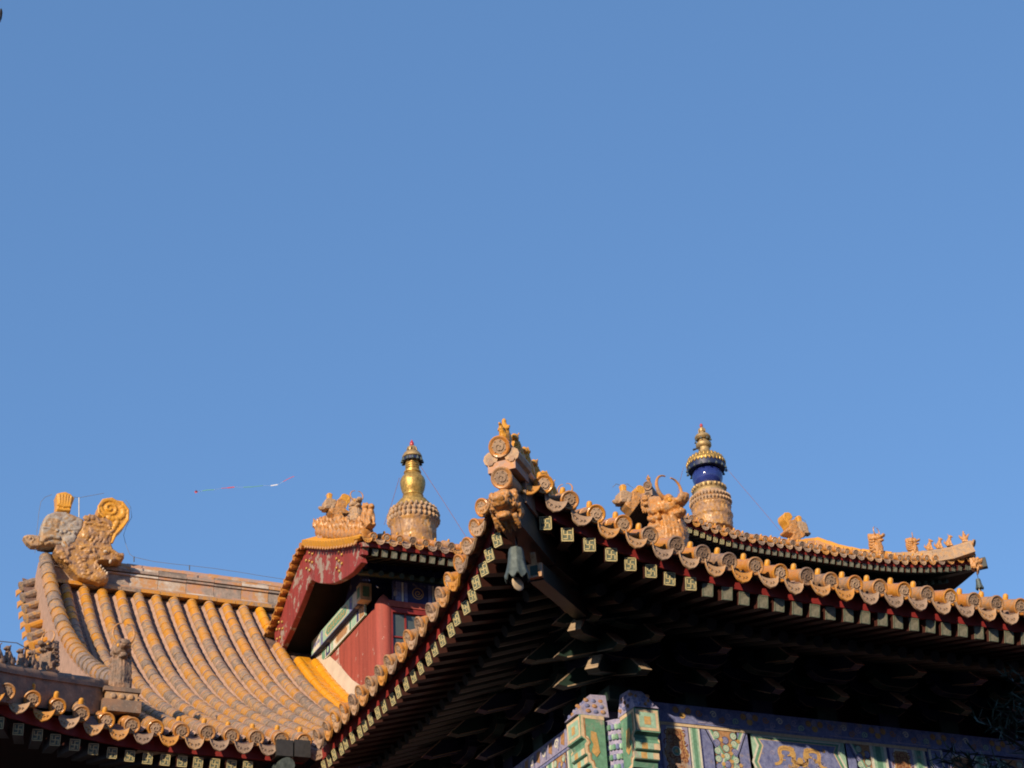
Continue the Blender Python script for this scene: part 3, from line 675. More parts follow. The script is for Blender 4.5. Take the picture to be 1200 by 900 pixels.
dec = B.mb.build('painted_decoration', PAL, pl_)
# left beam
pb = MB(); pb.box((BX+.16, 16.4, ZB-HB/2), (.30, 3.9, HB), 0); bm = pb.build('painted_beam', M_PLILAC, porch)
B = beam_board((BX, 14.62, ZB), (0, 1, 0), (-1, 0, 0), [('p', 0, .3), ('s', .3, .5), ('f', .5, .8), ('s', .8, 1.0), ('p', 1.0, 1.2), ('b', 1.2, 1.6), ('s', 1.6, 1.8), ('f', 1.8, 2.2), ('g', 2.2, 3.3)], HB)
B.rect(0, -.02, 3.4, .022, BLUE, .012)
for i in range(7): B.spiral((.07+.035*(i % 2), .07+i*.08), .05, GOLD if i % 3 else WHITE, .008, .015, i)
B.mb.build('painted_decoration', PAL, bm)
pp = MB(); pp.box((BX+.17, 16.4, ZB+.105), (.38, 3.9, .19), 0); pl_ = pp.build('plate_beam', M_PLILAC, porch)
B = Board((BX-.02, 14.6, ZT), (0, 1, 0), (-1, 0, 0))
for k in range(12):
    xx = .08+.3*k; B.spiral((xx, .09), .06, WHITE, .004, .02, k); B.poly([(xx+.1, .03), (xx+.18, .03), (xx+.2, .12), (xx+.12, .16)], BROWN, .004); B.line([(xx+.22, .02), (xx+.26, .17)], .02, BLUE, .005)
B.mb.build('painted_decoration', PAL, pl_)
# corner column and the stepped beam ends that cross through it
cl = MB(); cl.lathe([(.215, 0), (.215, 6.45)], (7.78, 14.30, 0), 24, 1); cl.lathe([(.216, 6.45), (.216, 7.1)], (7.78, 14.30, 0), 24, 0)
for k in range(10):
    a = rad(205+k*9); 
    for j in range(6):
        cz = 7.02-j*.1; pz = Vector((7.78+.222*math.cos(a), 14.30+.222*math.sin(a), cz)); cl.blob(pz, (.022, .022, .034), 2+(k+j) % 3, None, 6)
cl.build('column', [M_PLILAC, M_WALL, M_PMINT, M_PGREEN, M_PBLUE], porch)
def fist(o, out, wd, prot, name):
    """beam end with a stepped, lobed lower profile"""
    o = Vector(o); out = Vector(out); sd = out.cross(Vector((0, 0, 1)))
    pf = [(0, 0), (.40, 0), (.40, -.19), (.34, -.205), (.315, -.235), (.355, -.265), (.35, -.325), (.315, -.335), (.315, -.395), (.27, -.405), (.25, -.45), (.0, -.50)]
    pf = [(a*prot/.40, b*1.22) for a, b in pf]; tt = prot/.40
    mb = MB(); q = [o+out*a+Vector((0, 0, b)) for a, b in pf]
    mb.hexa([p+sd*wd/2 for p in q], [p-sd*wd/2 for p in q], 0)
    for s in (-1, 1):
        nn = sd*s; f = o+sd*s*(wd/2)
        mb.ribbon([f+out*(a-.018 if a > .12 else a)+Vector((0, 0, b+(.02 if b < -.1 else -.02))) for a, b in pf[:]],   .038, nn, .003, 1)
        mb.ribbon([f+out*(a*.84)+Vector((0, 0, b*.86-.03)) for a, b in pf[1:-1]], .014, nn, .0045, 2)
        gl = [(.15, -.14), (.24, -.13), (.25, -.2), (.21, -.24), (.25, -.3), (.17, -.34), (.11, -.3), (.13, -.22)]
        mb.poly([f+out*a*tt+Vector((0, 0, b*1.22))+nn*.006 for a, b in (gl if s < 0 else gl[::-1])], 3)
    e = o+out*(prot+.002); hw = wd/2
    for a0, a1, b0, b1, mt in ((-hw+.008, hw-.008, -.012, -.218, 1), (-hw+.04, hw-.04, -.04, -.19, 4), (-.035, .035, -.08, -.16, 3)):
        z = {1: .001, 4: .003, 3: .005}[mt]
        mb.poly([e+out*z+sd*a+Vector((0, 0, b)) for a, b in ((a0, b0), (a1, b0), (a1, b1), (a0, b1))], mt)
    for zb, x in ((-.36, .356*tt), (-.445, .318*tt)):
        for j in range(4):
            a0 = -hw+wd/4*j; mb.poly([o+out*(x+.003)+sd*a+Vector((0, 0, b)) for a, b in ((a0, zb+.03), (a0+wd/4, zb+.03), (a0+wd/4, zb-.03), (a0, zb-.03))], (1, 4, 3, 4)[j])
    return mb.build(name, [M_PGREEN, M_PCREAM, M_PBROWN, M_PGOLD, M_PMINT], porch)
fist((7.53, 14.30, ZB+.02), (-1, 0, 0), .30, .26, 'beam_end'); fist((7.80, 14.08, ZB+.0), (0, -1, 0), .26, .30, 'beam_end')
def plate_end(o, out):
    o = Vector(o); out = Vector(out); sd = out.cross(Vector((0, 0, 1)))
    mb = MB(); lo_ = [o+out*a+sd*b for a, b in ((0, -.13), (.36, -.13), (.36, .13), (0, .13))]; hi_ = [o+out*a+sd*b+Vector((0, 0, .24)) for a, b in ((0, -.09), (.16, -.07), (.16, .07), (0, .09))]
    mb.hexa(lo_, hi_, 0)
    for i in range(3):
        c = o+out*(.08+.12*i)+Vector((0, 0, .10))
        for s in (-1, 1):
            for j in range(3): mb.blob(o+out*(.06+.08*i)+sd*s*(.125-.017*j)+Vector((0, 0, .05+.06*j)), (.03, .012, .022), 1+((i+j) % 2), None, 6)
    for j in range(3):
        for b in (-.07, 0, .07): mb.blob(o+out*(.335-.05*j)+sd*b*(1-.15*j)+Vector((0, 0, .04+.055*j)), (.014, .026, .022), (1, 2, 3)[(j+int(b*20)) % 3], None, 6)
    return mb.build('plate_end', [M_PLILAC, M_PBROWN, M_PBLUE, M_PLILAC], porch)
plate_end((7.60, 14.30, ZB+.024), (-1, 0, 0)); plate_end((7.80, 14.12, ZB+.006), (0, -1, 0))
# the rest of the porch below the picture
lw = MB(); lw.box((16.9, 16.3, 3.2), (17.6, 3.6, 6.38)); lw.build('wall', M_WALL, porch)
for k in range(1, 6):
    cl = MB(); xx = x1+.11 if k == 1 else x1+.11+3.4*(k-1); cl.lathe([(.215, 0), (.215, 7.09)], (xx, 14.33, 0), 20); cl.build('column', M_WALL, porch)

# hip ridge of the porch
hp = MB(); HT = Vector((5.62, 12.10, 0))
def hip_pt(t):                                                   # centre of the top of the ridge
    return Vector((HT.x+t*.98, HT.y+t*.98, 8.72-.16*t+.13*t*t))
ts = [i*.1 for i in range(0, 27)]
for lay, (wd, z0, z1, mt, t0) in enumerate(((.24, -.42, -.14, 0, 2), (.15, -.14, -.03, 0, 1))):
    for a, b in zip(ts[t0:-1], ts[t0+1:]):
        p, q = hip_pt(a), hip_pt(b); hp.beam(p+Vector((0, 0, (z0+z1)/2)), q+Vector((0, 0, (z0+z1)/2)), wd, z1-z0, mt)
for t in np.arange(.0, 2.5, .26):
    a, b = hip_pt(t), hip_pt(t+.26); hp.tube([a, b], [.100, .088], 12, 1, random.random())
for s in (-1, 1):                                                # thin rolls along the sides
    sd = Vector((1, -1, 0)).normalized()*s
    hp.tube([hip_pt(t)+sd*.10+Vector((0, 0, -.13)) for t in ts], .032, 6, 0)
hip = hp.build('hip_ridge', [M_HIPD, M_ORNW], porch)
OUTA = rad(-45)
de = TM[1]
put('tile_end', de, hip, Matrix.Translation(hip_pt(0)-DG*.02)@Rz(OUTA)@Matrix.Scale(1.12, 4))
put('tile_end', de, hip, Matrix.Translation(hip_pt(0)+Vector((0, 0, -.30))-DG*.0)@Rz(OUTA)@Matrix.Scale(1.12, 4)).data = de
o = MB(); p = hip_pt(0)+DG*.04
o.tube([p+Vector((0, 0, -.30)), p+DG*.5+Vector((0, 0, -.30))], .088, 12, 0)
o.beam(p+Vector((0, 0, -.175))-DG*.03, p+DG*.3+Vector((0, 0, -.175)), .26, .10, 1)
sd = Vector((1, -1, 0)).normalized()
for s in (-1, 1): o.tube([p+sd*s*.10+Vector((0, 0, -.085))-DG*.03, p+sd*s*.10+DG*.3+Vector((0, 0, -.085))], .07, 10, 0)
o.build('ridge_end_stack', [M_ORNW, M_RIDGE], porch)

# ================================================================== sculpted ornaments (local +X is the way they face)
def beast_meshes(seed=0, tall=1.0):
    b = MB()
    b.box((.0, 0, .06), (.50, .34, .14)); b.blob((.02, 0, .28), (.25, .18, .34)); b.blob((-.10, 0, .50), (.19, .17, .36))
    b.tube([(-.08, 0, .55), (-.15, 0, .78), (-.20, 0, .98*tall)], [.17, .12, .075], 10)
    b.tube([(-.17, 0, .90*tall), (-.02, 0, .84), (.12, 0, .78)], [.09, .11, .11], 8)
    b.blob((.13, 0, .71), (.19, .155, .115)); b.blob((.29, 0, .725), (.14, .11, .055)); b.blob((.39, 0, .765), (.055, .09, .055))
    b.blob((.21, 0, .565), (.15, .10, .045)); b.blob((.33, 0, .575), (.04, .07, .04))
    for s in (-1, 1):
        b.blob((.19, s*.10, .80), (.075, .05, .05)); b.blob((.03, s*.16, .75), (.10, .03, .06), 0, Rz(rad(-20*s)).to_3x3())
        for i in range(5):
            z = .70-.11*i; x = -.02-.02*i
            b.tube([(x+.10, s*.145, z), (x, s*.185, z-.03), (x-.09, s*.175, z+.02), (x-.12, s*.15, z+.08)], [.045, .042, .035, .015], 6)
        for i in range(4):
            y = s*(.03+.045*i); b.tube([(.20-.02*i, y, .55), (.235-.02*i, y*1.05, .35), (.24-.03*i, y, .12)], [.028, .036, .03], 6)
        b.tube([(.02, s*.17, .30), (.12, s*.19, .20), (.10, s*.19, .08)], [.06, .05, .05], 6)
    body = carve(b, .016, .012, 21, seed).mesh('body', [M_ORNW], angle=60)
    h = MB()
    for s in (-1, 1):
        pts = []
        for i in range(13):
            a = rad(-70+i*19); r = .155
            pts.append((.10-.05*i/12-s*.0, s*(.05+.13*math.sin(math.pi*min(1, i/9)) if i < 10 else .05+.13*math.sin(math.pi*min(1, i/9))), .82+.30*i/12))
        pts = [(.12, s*(.065+.15*math.cos(f_)), .99+.17*math.sin(f_)) for f_ in [rad(-95+16*i) for i in range(13)]]
        h.tube(pts, [.034-.002*i for i in range(13)], 8)
    horn = h.mesh('horn', [M_ORN])
    e = MB()
    for s in (-1, 1): e.blob((.235, s*.115, .745), .034, 0, None, 8)
    eye = e.mesh('eyes', [M_ORN2])
    return body, horn, eye
BEAST = [beast_meshes(0), beast_meshes(5, .92)]
def beast(loc, rz, sc, label, kind=0, mat=None, name='ridge_beast', cat='roof beast', group='glazed beasts on the roof ridges', sz=1.0):
    t = thing(name, label, cat, None, group, frame(loc, rz, sc)@Matrix.Diagonal((1, 1, sz, 1)))
    bd, ho, ey = BEAST[kind]; M = W[t.name]
    o = put('body', bd, t, M)
    if mat is not None: o.material_slots[0].link = 'OBJECT'; o.material_slots[0].material = mat
    put('horn', ho, t, M); put('eyes', ey, t, M); return t
def fig_mesh(kind, seed):
    b = MB()
    if kind == 'hen':                                             # rider on a hen
        b.box((0, 0, .05), (.5, .3, .1)); b.blob((0, 0, .28), (.30, .19, .20)); b.tube([(.18, 0, .35), (.30, 0, .50), (.34, 0, .60)], [.12, .08, .06], 8); b.blob((.38, 0, .61), (.10, .05, .05))
        b.tube([(-.2, 0, .32), (-.34, 0, .50), (-.38, 0, .68)], [.12, .10, .04], 8)
        b.tube([(0, 0, .38), (0, 0, .58), (0, 0, .78)], [.17, .15, .09], 8); b.blob((.01, 0, .87), (.085, .08, .10)); b.tube([(0, 0, .93), (-.01, 0, 1.0)], [.06, .03], 6)
        for s in (-1, 1): b.tube([(0, s*.14, .70), (.10, s*.15, .58), (.16, s*.04, .56)], [.055, .05, .035], 6)
    else:
        b.box((0, 0, .04), (.46, .30, .08)); b.blob((-.12, 0, .22), (.20, .17, .20)); b.tube([(-.12, 0, .25), (.02, 0, .45), (.10, 0, .64)], [.19, .17, .13], 8)
        for s in (-1, 1):
            b.tube([(.08, s*.09, .5), (.15, s*.09, .28), (.15, s*.09, .06)], [.075, .06, .055], 6); b.blob((-.06, s*.15, .16), (.13, .06, .13)); b.blob((.20, s*.09, .07), (.08, .05, .04))
            if kind == 'dragon': b.tube([(.08, s*.06, .84), (-.02, s*.10, .98), (.02, s*.12, 1.1)], [.03, .025, .01], 5)
            else: b.blob((.06, s*.09, .88), (.035, .03, .07))
        b.blob((.14, 0, .76), (.15, .13, .13)); b.blob((.27, 0, .72), (.09, .085, .06)); b.tube([(-.24, 0, .2), (-.36, 0, .36), (-.30, 0, .56)], [.07, .06, .03], 6)
        if kind == 'lion':
            for i in range(8):
                a = i*.785; b.blob((.07, .13*math.cos(a), .74+.14*math.sin(a)), .05, 0, None, 6)
    return carve(b, .03, .012, 16, seed).mesh('figure', [M_ORN], angle=60)
FIGS = {k: fig_mesh(k, i*3) for i, k in enumerate(('hen', 'dragon', 'lion', 'horse'))}
def figurine(loc, rz, sc, kind, label, group, mat=None):
    o = put('roof_figurine', FIGS[kind], None, frame(loc, rz, sc))
    if mat is not None: o.material_slots[0].link = 'OBJECT'; o.material_slots[0].material = mat
    return tag(o, label, 'roof figurine', group)

# dragon-head ridge end ornament, drawn on a board 1200 units wide; local +X is inwards along the ridge
def chiwen(loc, sc, label, mirror=False, wear=False, rz=0, thick=.44):
    K = .0027
    t = thing('ridge_dragon', label, 'ridge ornament', None, 'dragon ornaments at the ridge ends', Matrix.Translation(Vector(loc))@Rz(rz)@Matrix.Diagonal((sc*(-1 if mirror else 1), sc, sc, 1)))
    M = W[t.name]
    def q(x, y, d=0): return Vector(((x-440)*K, d, (640-y)*K*1.06))
    vx = .0125 if sc > .8 else .032
    def part(mb, name, mats, angle=40):
        if name in ('body', 'back_block', 'tail_scroll', 'sword_handle', 'back_beast'):
            w_ = {'body': (.0065, 30), 'back_block': (.0045, 22)}.get(name, (.003, 30)); mb = carve(mb, vx, w_[0], w_[1], len(name)); mats = mats[:1]; angle = 70
        return put(name, mb.mesh(name, mats, None, angle), t, M)
    th = thick; wh = []
    b = MB(); pl = [(400, 530), (345, 490), (318, 455), (330, 420), (380, 415), (440, 365), (470, 300), (480, 250), (500, 212), (540, 200), (575, 222), (600, 205), (640, 215), (668, 262), (668, 300), (655, 350), (655, 372), (668, 402), (700, 422), (737, 420), (739, 455), (715, 470), (690, 470), (668, 482), (655, 478), (600, 480), (575, 500), (600, 530), (625, 560), (655, 572), (655, 600), (640, 620), (600, 626), (480, 606), (430, 560)]
    b.prism([q(x, y, -th/2) for x, y in pl], (0, th, 0), 0, .5, .022)
    F_ = -th/2-.004
    def tb(pts, r, mt=0, n=7): b.tube([q(x, y, F_) for x, y in pts], r if hasattr(r, '__len__') else r*K, n, mt)
    def bl(x, y, r, mt=0, d=.03): b.blob(q(x, y, F_), (r[0]*K, d, r[1]*K) if hasattr(r, '__len__') else (r*K, d, r*K), mt, None, 10)
    tb([(470, 425), (500, 412), (545, 418), (560, 440)], 10); tb([(590, 420), (620, 412), (660, 418), (700, 440), (735, 440)], 13)     # brows
    tb([(480, 420), (530, 410), (600, 412), (660, 405)], 8)
    bl(520, 440, (26, 20)); bl(525, 442, (14, 11), 0, .05); bl(622, 432, (26, 17)); wh.append((q(620, 432, F_), (15*K, .05, 11*K), 'eye'))
    bl(560, 470, (30, 22), 0, .05); bl(500, 480, (22, 16)); bl(505, 530, (18, 14)); bl(540, 570, (16, 8)); bl(600, 590, (50, 26), 0, .05)
    tb([(665, 478), (620, 476), (580, 486), (572, 505), (590, 530), (610, 555), (640, 572)], 9)
    for x, y in ((655, 488), (640, 565), (600, 525), (615, 540), (627, 552)): wh.append((q(x, y, F_), ((8 if x > 630 else 6)*K, .045, (13 if x > 630 else 8)*K), 'fang'))
    for a, c in (((490, 235), 9), ((530, 225), 12)): bl(*a, 20)
    tb([(500, 250), (510, 215), (545, 215), (570, 250), (600, 240), (630, 255), (640, 285)], 9); tb([(485, 270), (530, 262), (560, 275), (600, 268), (625, 280)], 8); tb([(520, 310), (550, 300), (585, 305), (595, 325)], 10)
    bl(500, 340, (28, 30)); bl(545, 325, (36, 18)); bl(600, 330, (26, 24)); tb([(610, 380), (615, 345), (640, 310), (665, 285)], 8); tb([(560, 370), (590, 350), (600, 300)], 7)
    for k_ in range(6): tb([(452+k_*9, 470+k_*22), (478+k_*9, 486+k_*20), (500+k_*8, 478+k_*20)], 7)
    for k_ in range(5): tb([(500+k_*27, 372), (515+k_*27, 352), (508+k_*27, 330)], 7)
    for i in range(7):
        bl(470+random.random()*160, 330+random.random()*70 if i % 2 else 250+random.random()*120, 6+random.random()*7, 0, .018)
    for i in range(6): bl(450+random.random()*150, 480+random.random()*110, 5+random.random()*8, 0, .012)
    tb([(370, 455), (345, 480), (365, 505), (395, 500), (405, 475), (390, 450)], 12); bl(400, 522, (24, 12)); bl(370, 480, (24, 20))
    tb([(430, 430), (400, 440), (385, 420), (370, 400)], 10)
    part(b, 'body', [M_ORND if sc > .8 else M_ORN, M_WHITE]); [part(wb_, nm2, [M_FLAKE]) for c2_, r2_, nm2 in (wh if sc > .8 else []) for wb_ in [MB()] if wb_.blob(c2_, r2_, 0, None, 10) is None]
    b = MB(); pl = [(232, 430), (232, 340), (240, 270), (262, 235), (310, 210), (370, 205), (440, 225), (480, 238), (478, 300), (450, 345), (400, 400), (330, 425), (300, 432)]
    b.prism([q(x, y, -th/2+.02) for x, y in pl], (0, th-.04, 0), 0, .5, .03); F_ = -th/2+.016
    tb([(240, 420), (262, 390), (300, 375), (345, 380)], 15, 1); tb([(260, 430), (290, 412), (310, 420)], 9, 1); tb([(240, 325), (330, 330), (400, 320), (450, 310)], 5, 0)
    for i in range(5): bl(325+i*25, 335+(i % 2)*8, (12, 10), 2, .03)
    bl(400, 385, (40, 28), 3, .045); bl(425, 365, (22, 22), 3, .04); bl(385, 420, (28, 22), 3, .04)
    for i in range(12): bl(270+random.random()*180, 235+random.random()*70, (10+random.random()*16, 8+random.random()*8), 2 if i % 2 else 0, .012)
    part(b, 'back_block', [M_ORNB if sc > .8 else M_ORNW])
    b = MB(); pl = []
    for i in range(22):                                          # the coiled tail
        a = rad(215-i*13.2); pl.append((645+98*math.cos(a)*(1 if i < 15 else 1.0), 168-82*math.sin(a)))
    pl = [(600, 215), (566, 190), (560, 150), (568, 122), (585, 103), (608, 91), (638, 87), (672, 90), (702, 101), (726, 120), (742, 146), (748, 180), (744, 212), (733, 238), (715, 262), (695, 285), (676, 312), (664, 340), (656, 372), (648, 330), (640, 290), (632, 250)]
    b.prism([q(x, y, -th/2+.01) for x, y in pl], (0, th-.02, 0), 0, .5, .03); F_ = -th/2+.004
    sp = []
    for i in range(34):
        r = 70*(1-i/36); a = rad(20+i*21); sp.append((630+r*math.cos(a), 152-r*math.sin(a)*.82))
    tb(sp, 8)
    for pth in ([(600, 215), (566, 190), (560, 150), (585, 103), (638, 87), (702, 101), (742, 146), (744, 212), (715, 262), (676, 312), (656, 372)],): tb(pth, 9)
    for i in range(8):
        a = rad(40-i*22); bl(648+62*math.cos(a)+8, 165-50*math.sin(a), (17, 15), 0, .025)
    for i in range(5): bl(680-i*9, 235+i*20, (16, 13), 0, .025)
    part(b, 'tail_scroll', [M_ORN2])
    b = MB(); pl = [(310, 208), (312, 150), (303, 95), (330, 82), (358, 74), (390, 85), (415, 105), (400, 160), (395, 208)]
    b.prism([q(x, y, -.13) for x, y in pl], (0, .26, 0), 0, .5, .015); F_ = -.134
    for i in range(5): tb([(328+i*15, 160), (322+i*18, 95+abs(i-2)*3)], 7)
    tb([(312, 165), (350, 172), (398, 165)], 9); tb([(315, 190), (350, 196), (396, 190)], 9)
    part(b, 'sword_handle', [M_ORN2])
    b = MB(); pl = [(135, 382), (160, 366), (190, 364), (235, 364), (235, 432), (190, 436), (160, 415)]
    b.prism([q(x, y, -.09) for x, y in pl], (0, .18, 0), 0, .5, .02); F_ = -.094
    tb([(150, 385), (180, 380), (200, 395), (185, 410)], 8); bl(175, 392, 8)
    part(b, 'back_beast', [M_ORNW])
    return t

# ================================================================== MAIN HALL
EY, GX = 18.3, 3.75
_pf = np.polyfit([18.3, 19.4, 20.5, 21.5, 22.5, 23.4, 24.2, 25.1, 25.5], [8.06, 8.57, 9.1, 9.63, 10.27, 10.93, 11.6, 12.48, 12.9], 3)
def zr(y): return float(np.polyval(_pf, y))
hall = thing('main_hall', 'main hall with weathered orange tiled roof sloping down from its long ridge at left', 'temple hall', (16.3, 26, 0))
def ml(x): return .05*max(0, (4.1-x)/1.7)**2                     # corner rise and spread of the left end of the eave
def mp(x): return .55*max(0, (4.1-x)/1.7)**1.5
def main_eave(x): return Vector((x, EY-mp(x), ZE+ml(x)))
def roofpt(x, y, up=0):
    k = max(0, 1-(y-EY)/2.2); sl_ = 1.0
    return Vector((x, y-mp(x)*k, zr(y)+ml(x)*k+up))
# pan tile bed with stepped courses
pn = MB(); cols = [3.45+.2875/2*i for i in range(0, 34)]+[9.5, 12, 16.3, 22, 29]
yy = []; y = EY+.17
while y < 25.5:
    yy.append((y, .0)); yy.append((y+.004, .018)); y += .115
vs = [roofpt(x, yv, -.075+dz+(-.02 if (i % 2) else .012)) for i, x in enumerate(cols) for yv, dz in yy]; n = len(yy)
pn.add(vs, [[i*n+j, (i+1)*n+j, (i+1)*n+j+1, i*n+j+1] for i in range(len(cols)-1) for j in range(n-1)], 0)
pn.add([v+Vector((0, 0, -.14)) for v in vs[::1]], [[i*n+j, i*n+j+1, (i+1)*n+j+1, (i+1)*n+j] for i in range(len(cols)-1) for j in range(0, n-1)], 1)
pn.build('roof_bed', [M_PAN, M_SOFFIT], hall)
def tile_row(x, y0, y1, mat, seg=.265, R=.083, newness=None, mort=1.0):
    """one long row of cover tiles bedded in pink mortar, every tile its own weathering"""
    mb = MB(); N = 9; y = y0; k = 0
    while y < y1-.02:
        e = min(y1, y+seg*math.cos(math.atan((zr(y+.1)-zr(y))/.1)))
        p, q = roofpt(x, y), roofpt(x, e); d = (q-p).normalized(); nr = Vector((0, -d.z, d.y)); p = p+d*.0
        vs = []; 
        j = random.uniform(-.004, .004)
        for pt, rr in ((p-d*.012, 1.05), (p+d*.02, 1.06), (q, .96)):
            for i in range(N):
                a = math.pi*(-.12+1.24*i/(N-1)); vs.append(pt+Vector((math.cos(a)*R*rr+j, 0, 0))+nr*(math.sin(a)*R*rr*1.08))
        fs = [[r*N+i, r*N+i+1, (r+1)*N+i+1, (r+1)*N+i] for r in range(2) for i in range(N-1)]+[list(range(N))]
        tn = random.betavariate(.75, .75)*.9 if newness is None else newness+random.uniform(-.25, .25)
        up = (y-y0)/(y1-y0)
        if newness is None: tn = min(1, max(0, tn*.72+.14+.30*max(0, up-.72)/.28))
        jm = 1 if (newness is None and random.random() < .55) else 0
        mb.add(vs, fs[:N-1]+[fs[-1]], jm, tn, True); mb.add(vs, fs[N-1:-1], 0, tn, True); y = e; k += 1
    ys_ = np.linspace(y0, y1, 26)
    for s in (-1, 1):
        vs = []
        for yv in ys_:
            wv = .036*mort*(1+.35*noise.noise(Vector((x*9, yv*4, s))))
            c = roofpt(x, yv); vs += [c+Vector((s*R*.90, 0, .0)), c+Vector((s*(R+wv), 0, -.055)), c+Vector((s*(R+wv*.7), 0, -.09))]
        mb.add(vs, [[3*i+a, 3*i+a+1, 3*i+a+4, 3*i+a+3] for i in range(25) for a in range(2)], 1, .5, True)
    return mb.build('tile_row', [mat, M_MORTAR], hall, 50)
TMM = tile_meshes(.083, .16, rad(24))
xs_main = [4.665+.2875*k for k in range(-2, 7)]
for x in xs_main: tile_row(x, EY+.12-mp(x)*0, 25.28, M_ROW)
for k in (7, 8): tile_row(4.665+.2875*k, EY+.1, 25.28, M_ROW)
tile_row(7.25, EY+.1, 24.25, M_ROW); tile_row(7.25, 24.62, 25.28, M_NEW, newness=.7)
for x, nw_ in ((7.46, .5), (7.74, .5)): tile_row(x, EY+.3, 23.85, M_NEW, newness=nw_, R=.075, mort=.4)
for i, x in enumerate((7.55, 7.605, 7.66)):                        # fresh flat yellow tiles beside the lantern
    mb = MB(); y = EY+.4; k = 0; hw = .027
    while y < 23.8:
        a, b = roofpt(x, y, .035), roofpt(x, y+.22, .02); q = [a+Vector((-hw, 0, 0)), a+Vector((hw, 0, 0)), b+Vector((hw, 0, 0)), b+Vector((-hw, 0, 0))]
        mb.hexa(q, [v+Vector((0, 0, -.03)) for v in q], 0, random.random()); y += .22
    if i != 1: mb.tube([roofpt(x+(i-1)*.03, yv, .045) for yv in np.linspace(EY+.4, 23.8, 24)], .013, 5, 1)
    mb.build('flat_tile_course', [M_NEW, M_FLAKE], hall)
# eave tiles of the main hall
pl = []; dr = []
xe = [2.05+.2875*k for k in range(0, 14)]
xe = [4.665+.2875*k for k in range(-12, 5)]
for x in xe:
    p = main_eave(x); v = main_eave(x+.05)-main_eave(x-.05); fan = Rz(-rad(6)*max(0, (3.9-x)/1.8))
    pl.append(Matrix.Translation(p+Vector((random.uniform(-.01, .01), random.uniform(-.02, .02), random.uniform(-.008, .008))))@fan)
    p = main_eave(x+.144); v = main_eave(x+.19)-main_eave(x+.1)
    dr.append(Matrix.Translation(p)@fan@Matrix.Rotation(-math.atan2(v.z, v.x)+rad(random.uniform(-3, 3)), 4, 'Y'))
TML = tile_meshes(.083, .55, rad(25))
eave_run(hall, TML, pl, dr)
fascia(main_eave, 1.2, 5.85, (0, .13, 0), -.21, -.06, 'x', hall)
for k, (px, py) in enumerate([(-10, 844), (14.4, 849), (38, 854), (60, 859), (84, 865), (107, 870), (130, 875), (151.6, 878), (173, 883), (193.6, 885), (213.6, 887.6), (232, 890), (251.6, 893), (271, 896), (290, 899)]):
    x = at(px, py, y=EY+.15).x; p = main_eave(x)
    M = Matrix.Translation(p+Vector((0, .15, -.30)))@Rz(-rad(12)*max(0, (3.9-x)/1.8))
    r = put('rafter', RM[0], hall, M); put('painted_end', RM[1], r, M)
gb = MB(); a = at(343, 877, y=18.22); gb.box(a+Vector((-.09, .1, 0)), (.19, .2, .19)); gb.box(a+Vector((.12, .1, .01)), (.19, .2, .20)); 
gb.build('valley_gutter_box', M_IRON, hall)
gb = MB(); gb.tube([a+Vector((-.06, .0, -.2)), a+Vector((-.06, .8, -.05))], .09, 14, 0); gb.build('gutter_spout', M_BRONZE, hall)
# main ridge: courses of moulded blocks
rg = MB(); yR = 25.52; zb = zr(25.4)-.10
prof = [(.30, .03, .09, 2), (.26, .09, .12, 1), (.20, .12, .16, 0), (.17, .16, .345, 0), (.20, .345, .375, 0), (.15, .375, .395, 3), (.21, .395, .44, 0), (.165, .44, .50, 0)]
xa, xb = 3.72, 29.
def rz_(x): return -.0*x
nb = 46
for hw, z0, z1, mt in prof:
    if mt == 3: rg.box(((xa+xb)/2, yR, zb+(z0+z1)/2), (xb-xa, 2*hw, z1-z0), 3); continue
    step = .46 if mt != 2 else .31
    x = xa; i = 0
    while x < xb:
        e = min(x+step, xb); j = random.uniform(-.004, .004)
        rg.box(((x+e)/2, yR, zb+(z0+z1)/2+j*.5), (e-x-.006, 2*(hw+j), z1-z0), mt, None, random.random()); x = e
x = xa
while x < 29: rg.tube([(x, yR, zb+.50), (x+.45, yR, zb+.50)], [.125, .118], 12, 0); x += .45
for k in range(22): pass
rg.build('main_ridge', [M_RIDGE, M_MORTAR, M_ROW, M_IRON], hall)
# small tile course under the ridge
# gable ridge at the left end, its outward tiles, barge board, gable wall
gr = MB(); gys = [18.95+.29*k for k in range(0, 23)]
for a, b in zip(gys[:-1], gys[1:]):
    p, q = roofpt(GX, a), roofpt(GX, b); up = Vector((0, 0, .16)); gr.beam(p+up, q+up, .24, .38, 1); gr.beam(p+Vector((0, 0, .36)), q+Vector((0, 0, .36)), .17, .08, 2)
    gr.tube([p+Vector((0, 0, .44)), q+Vector((0, 0, .44))], [.118, .100], 12, 3, .12+.6*random.random())
grd = gr.build('gable_ridge', [M_RIDGE, M_MORTAR, M_RIDGE, M_ROW], hall)
gt = MB(); y = 19.3
sh = MB()
while y < 25.4:
    c = roofpt(GX-.12, y, -.02); d = Vector((-1, -.25, -.62)).normalized(); tn = random.random()
    gt.tube([c, c+d*.24], [.066, .07], 10, 0, tn); gt.lathe([(.076, -.012), (.078, .012), (.05, .016), (0, .014)], c+d*.24, 12, 0, d.to_track_quat('Z', 'Y').to_matrix(), tn)
    q = [c+d*.06+Vector((0, .06, -.03)), c+d*.06+Vector((0, .25, .10)), c+d*.30+Vector((0, .25, .05)), c+d*.30+Vector((0, .16, -.09)), c+d*.30+Vector((0, .06, -.09))]
    gt.hexa(q, [v+Vector((0, 0, -.02)) for v in q], 1)
    y += .29
gt.build('gable_edge_tiles', [M_ROW, M_DRIP], hall)
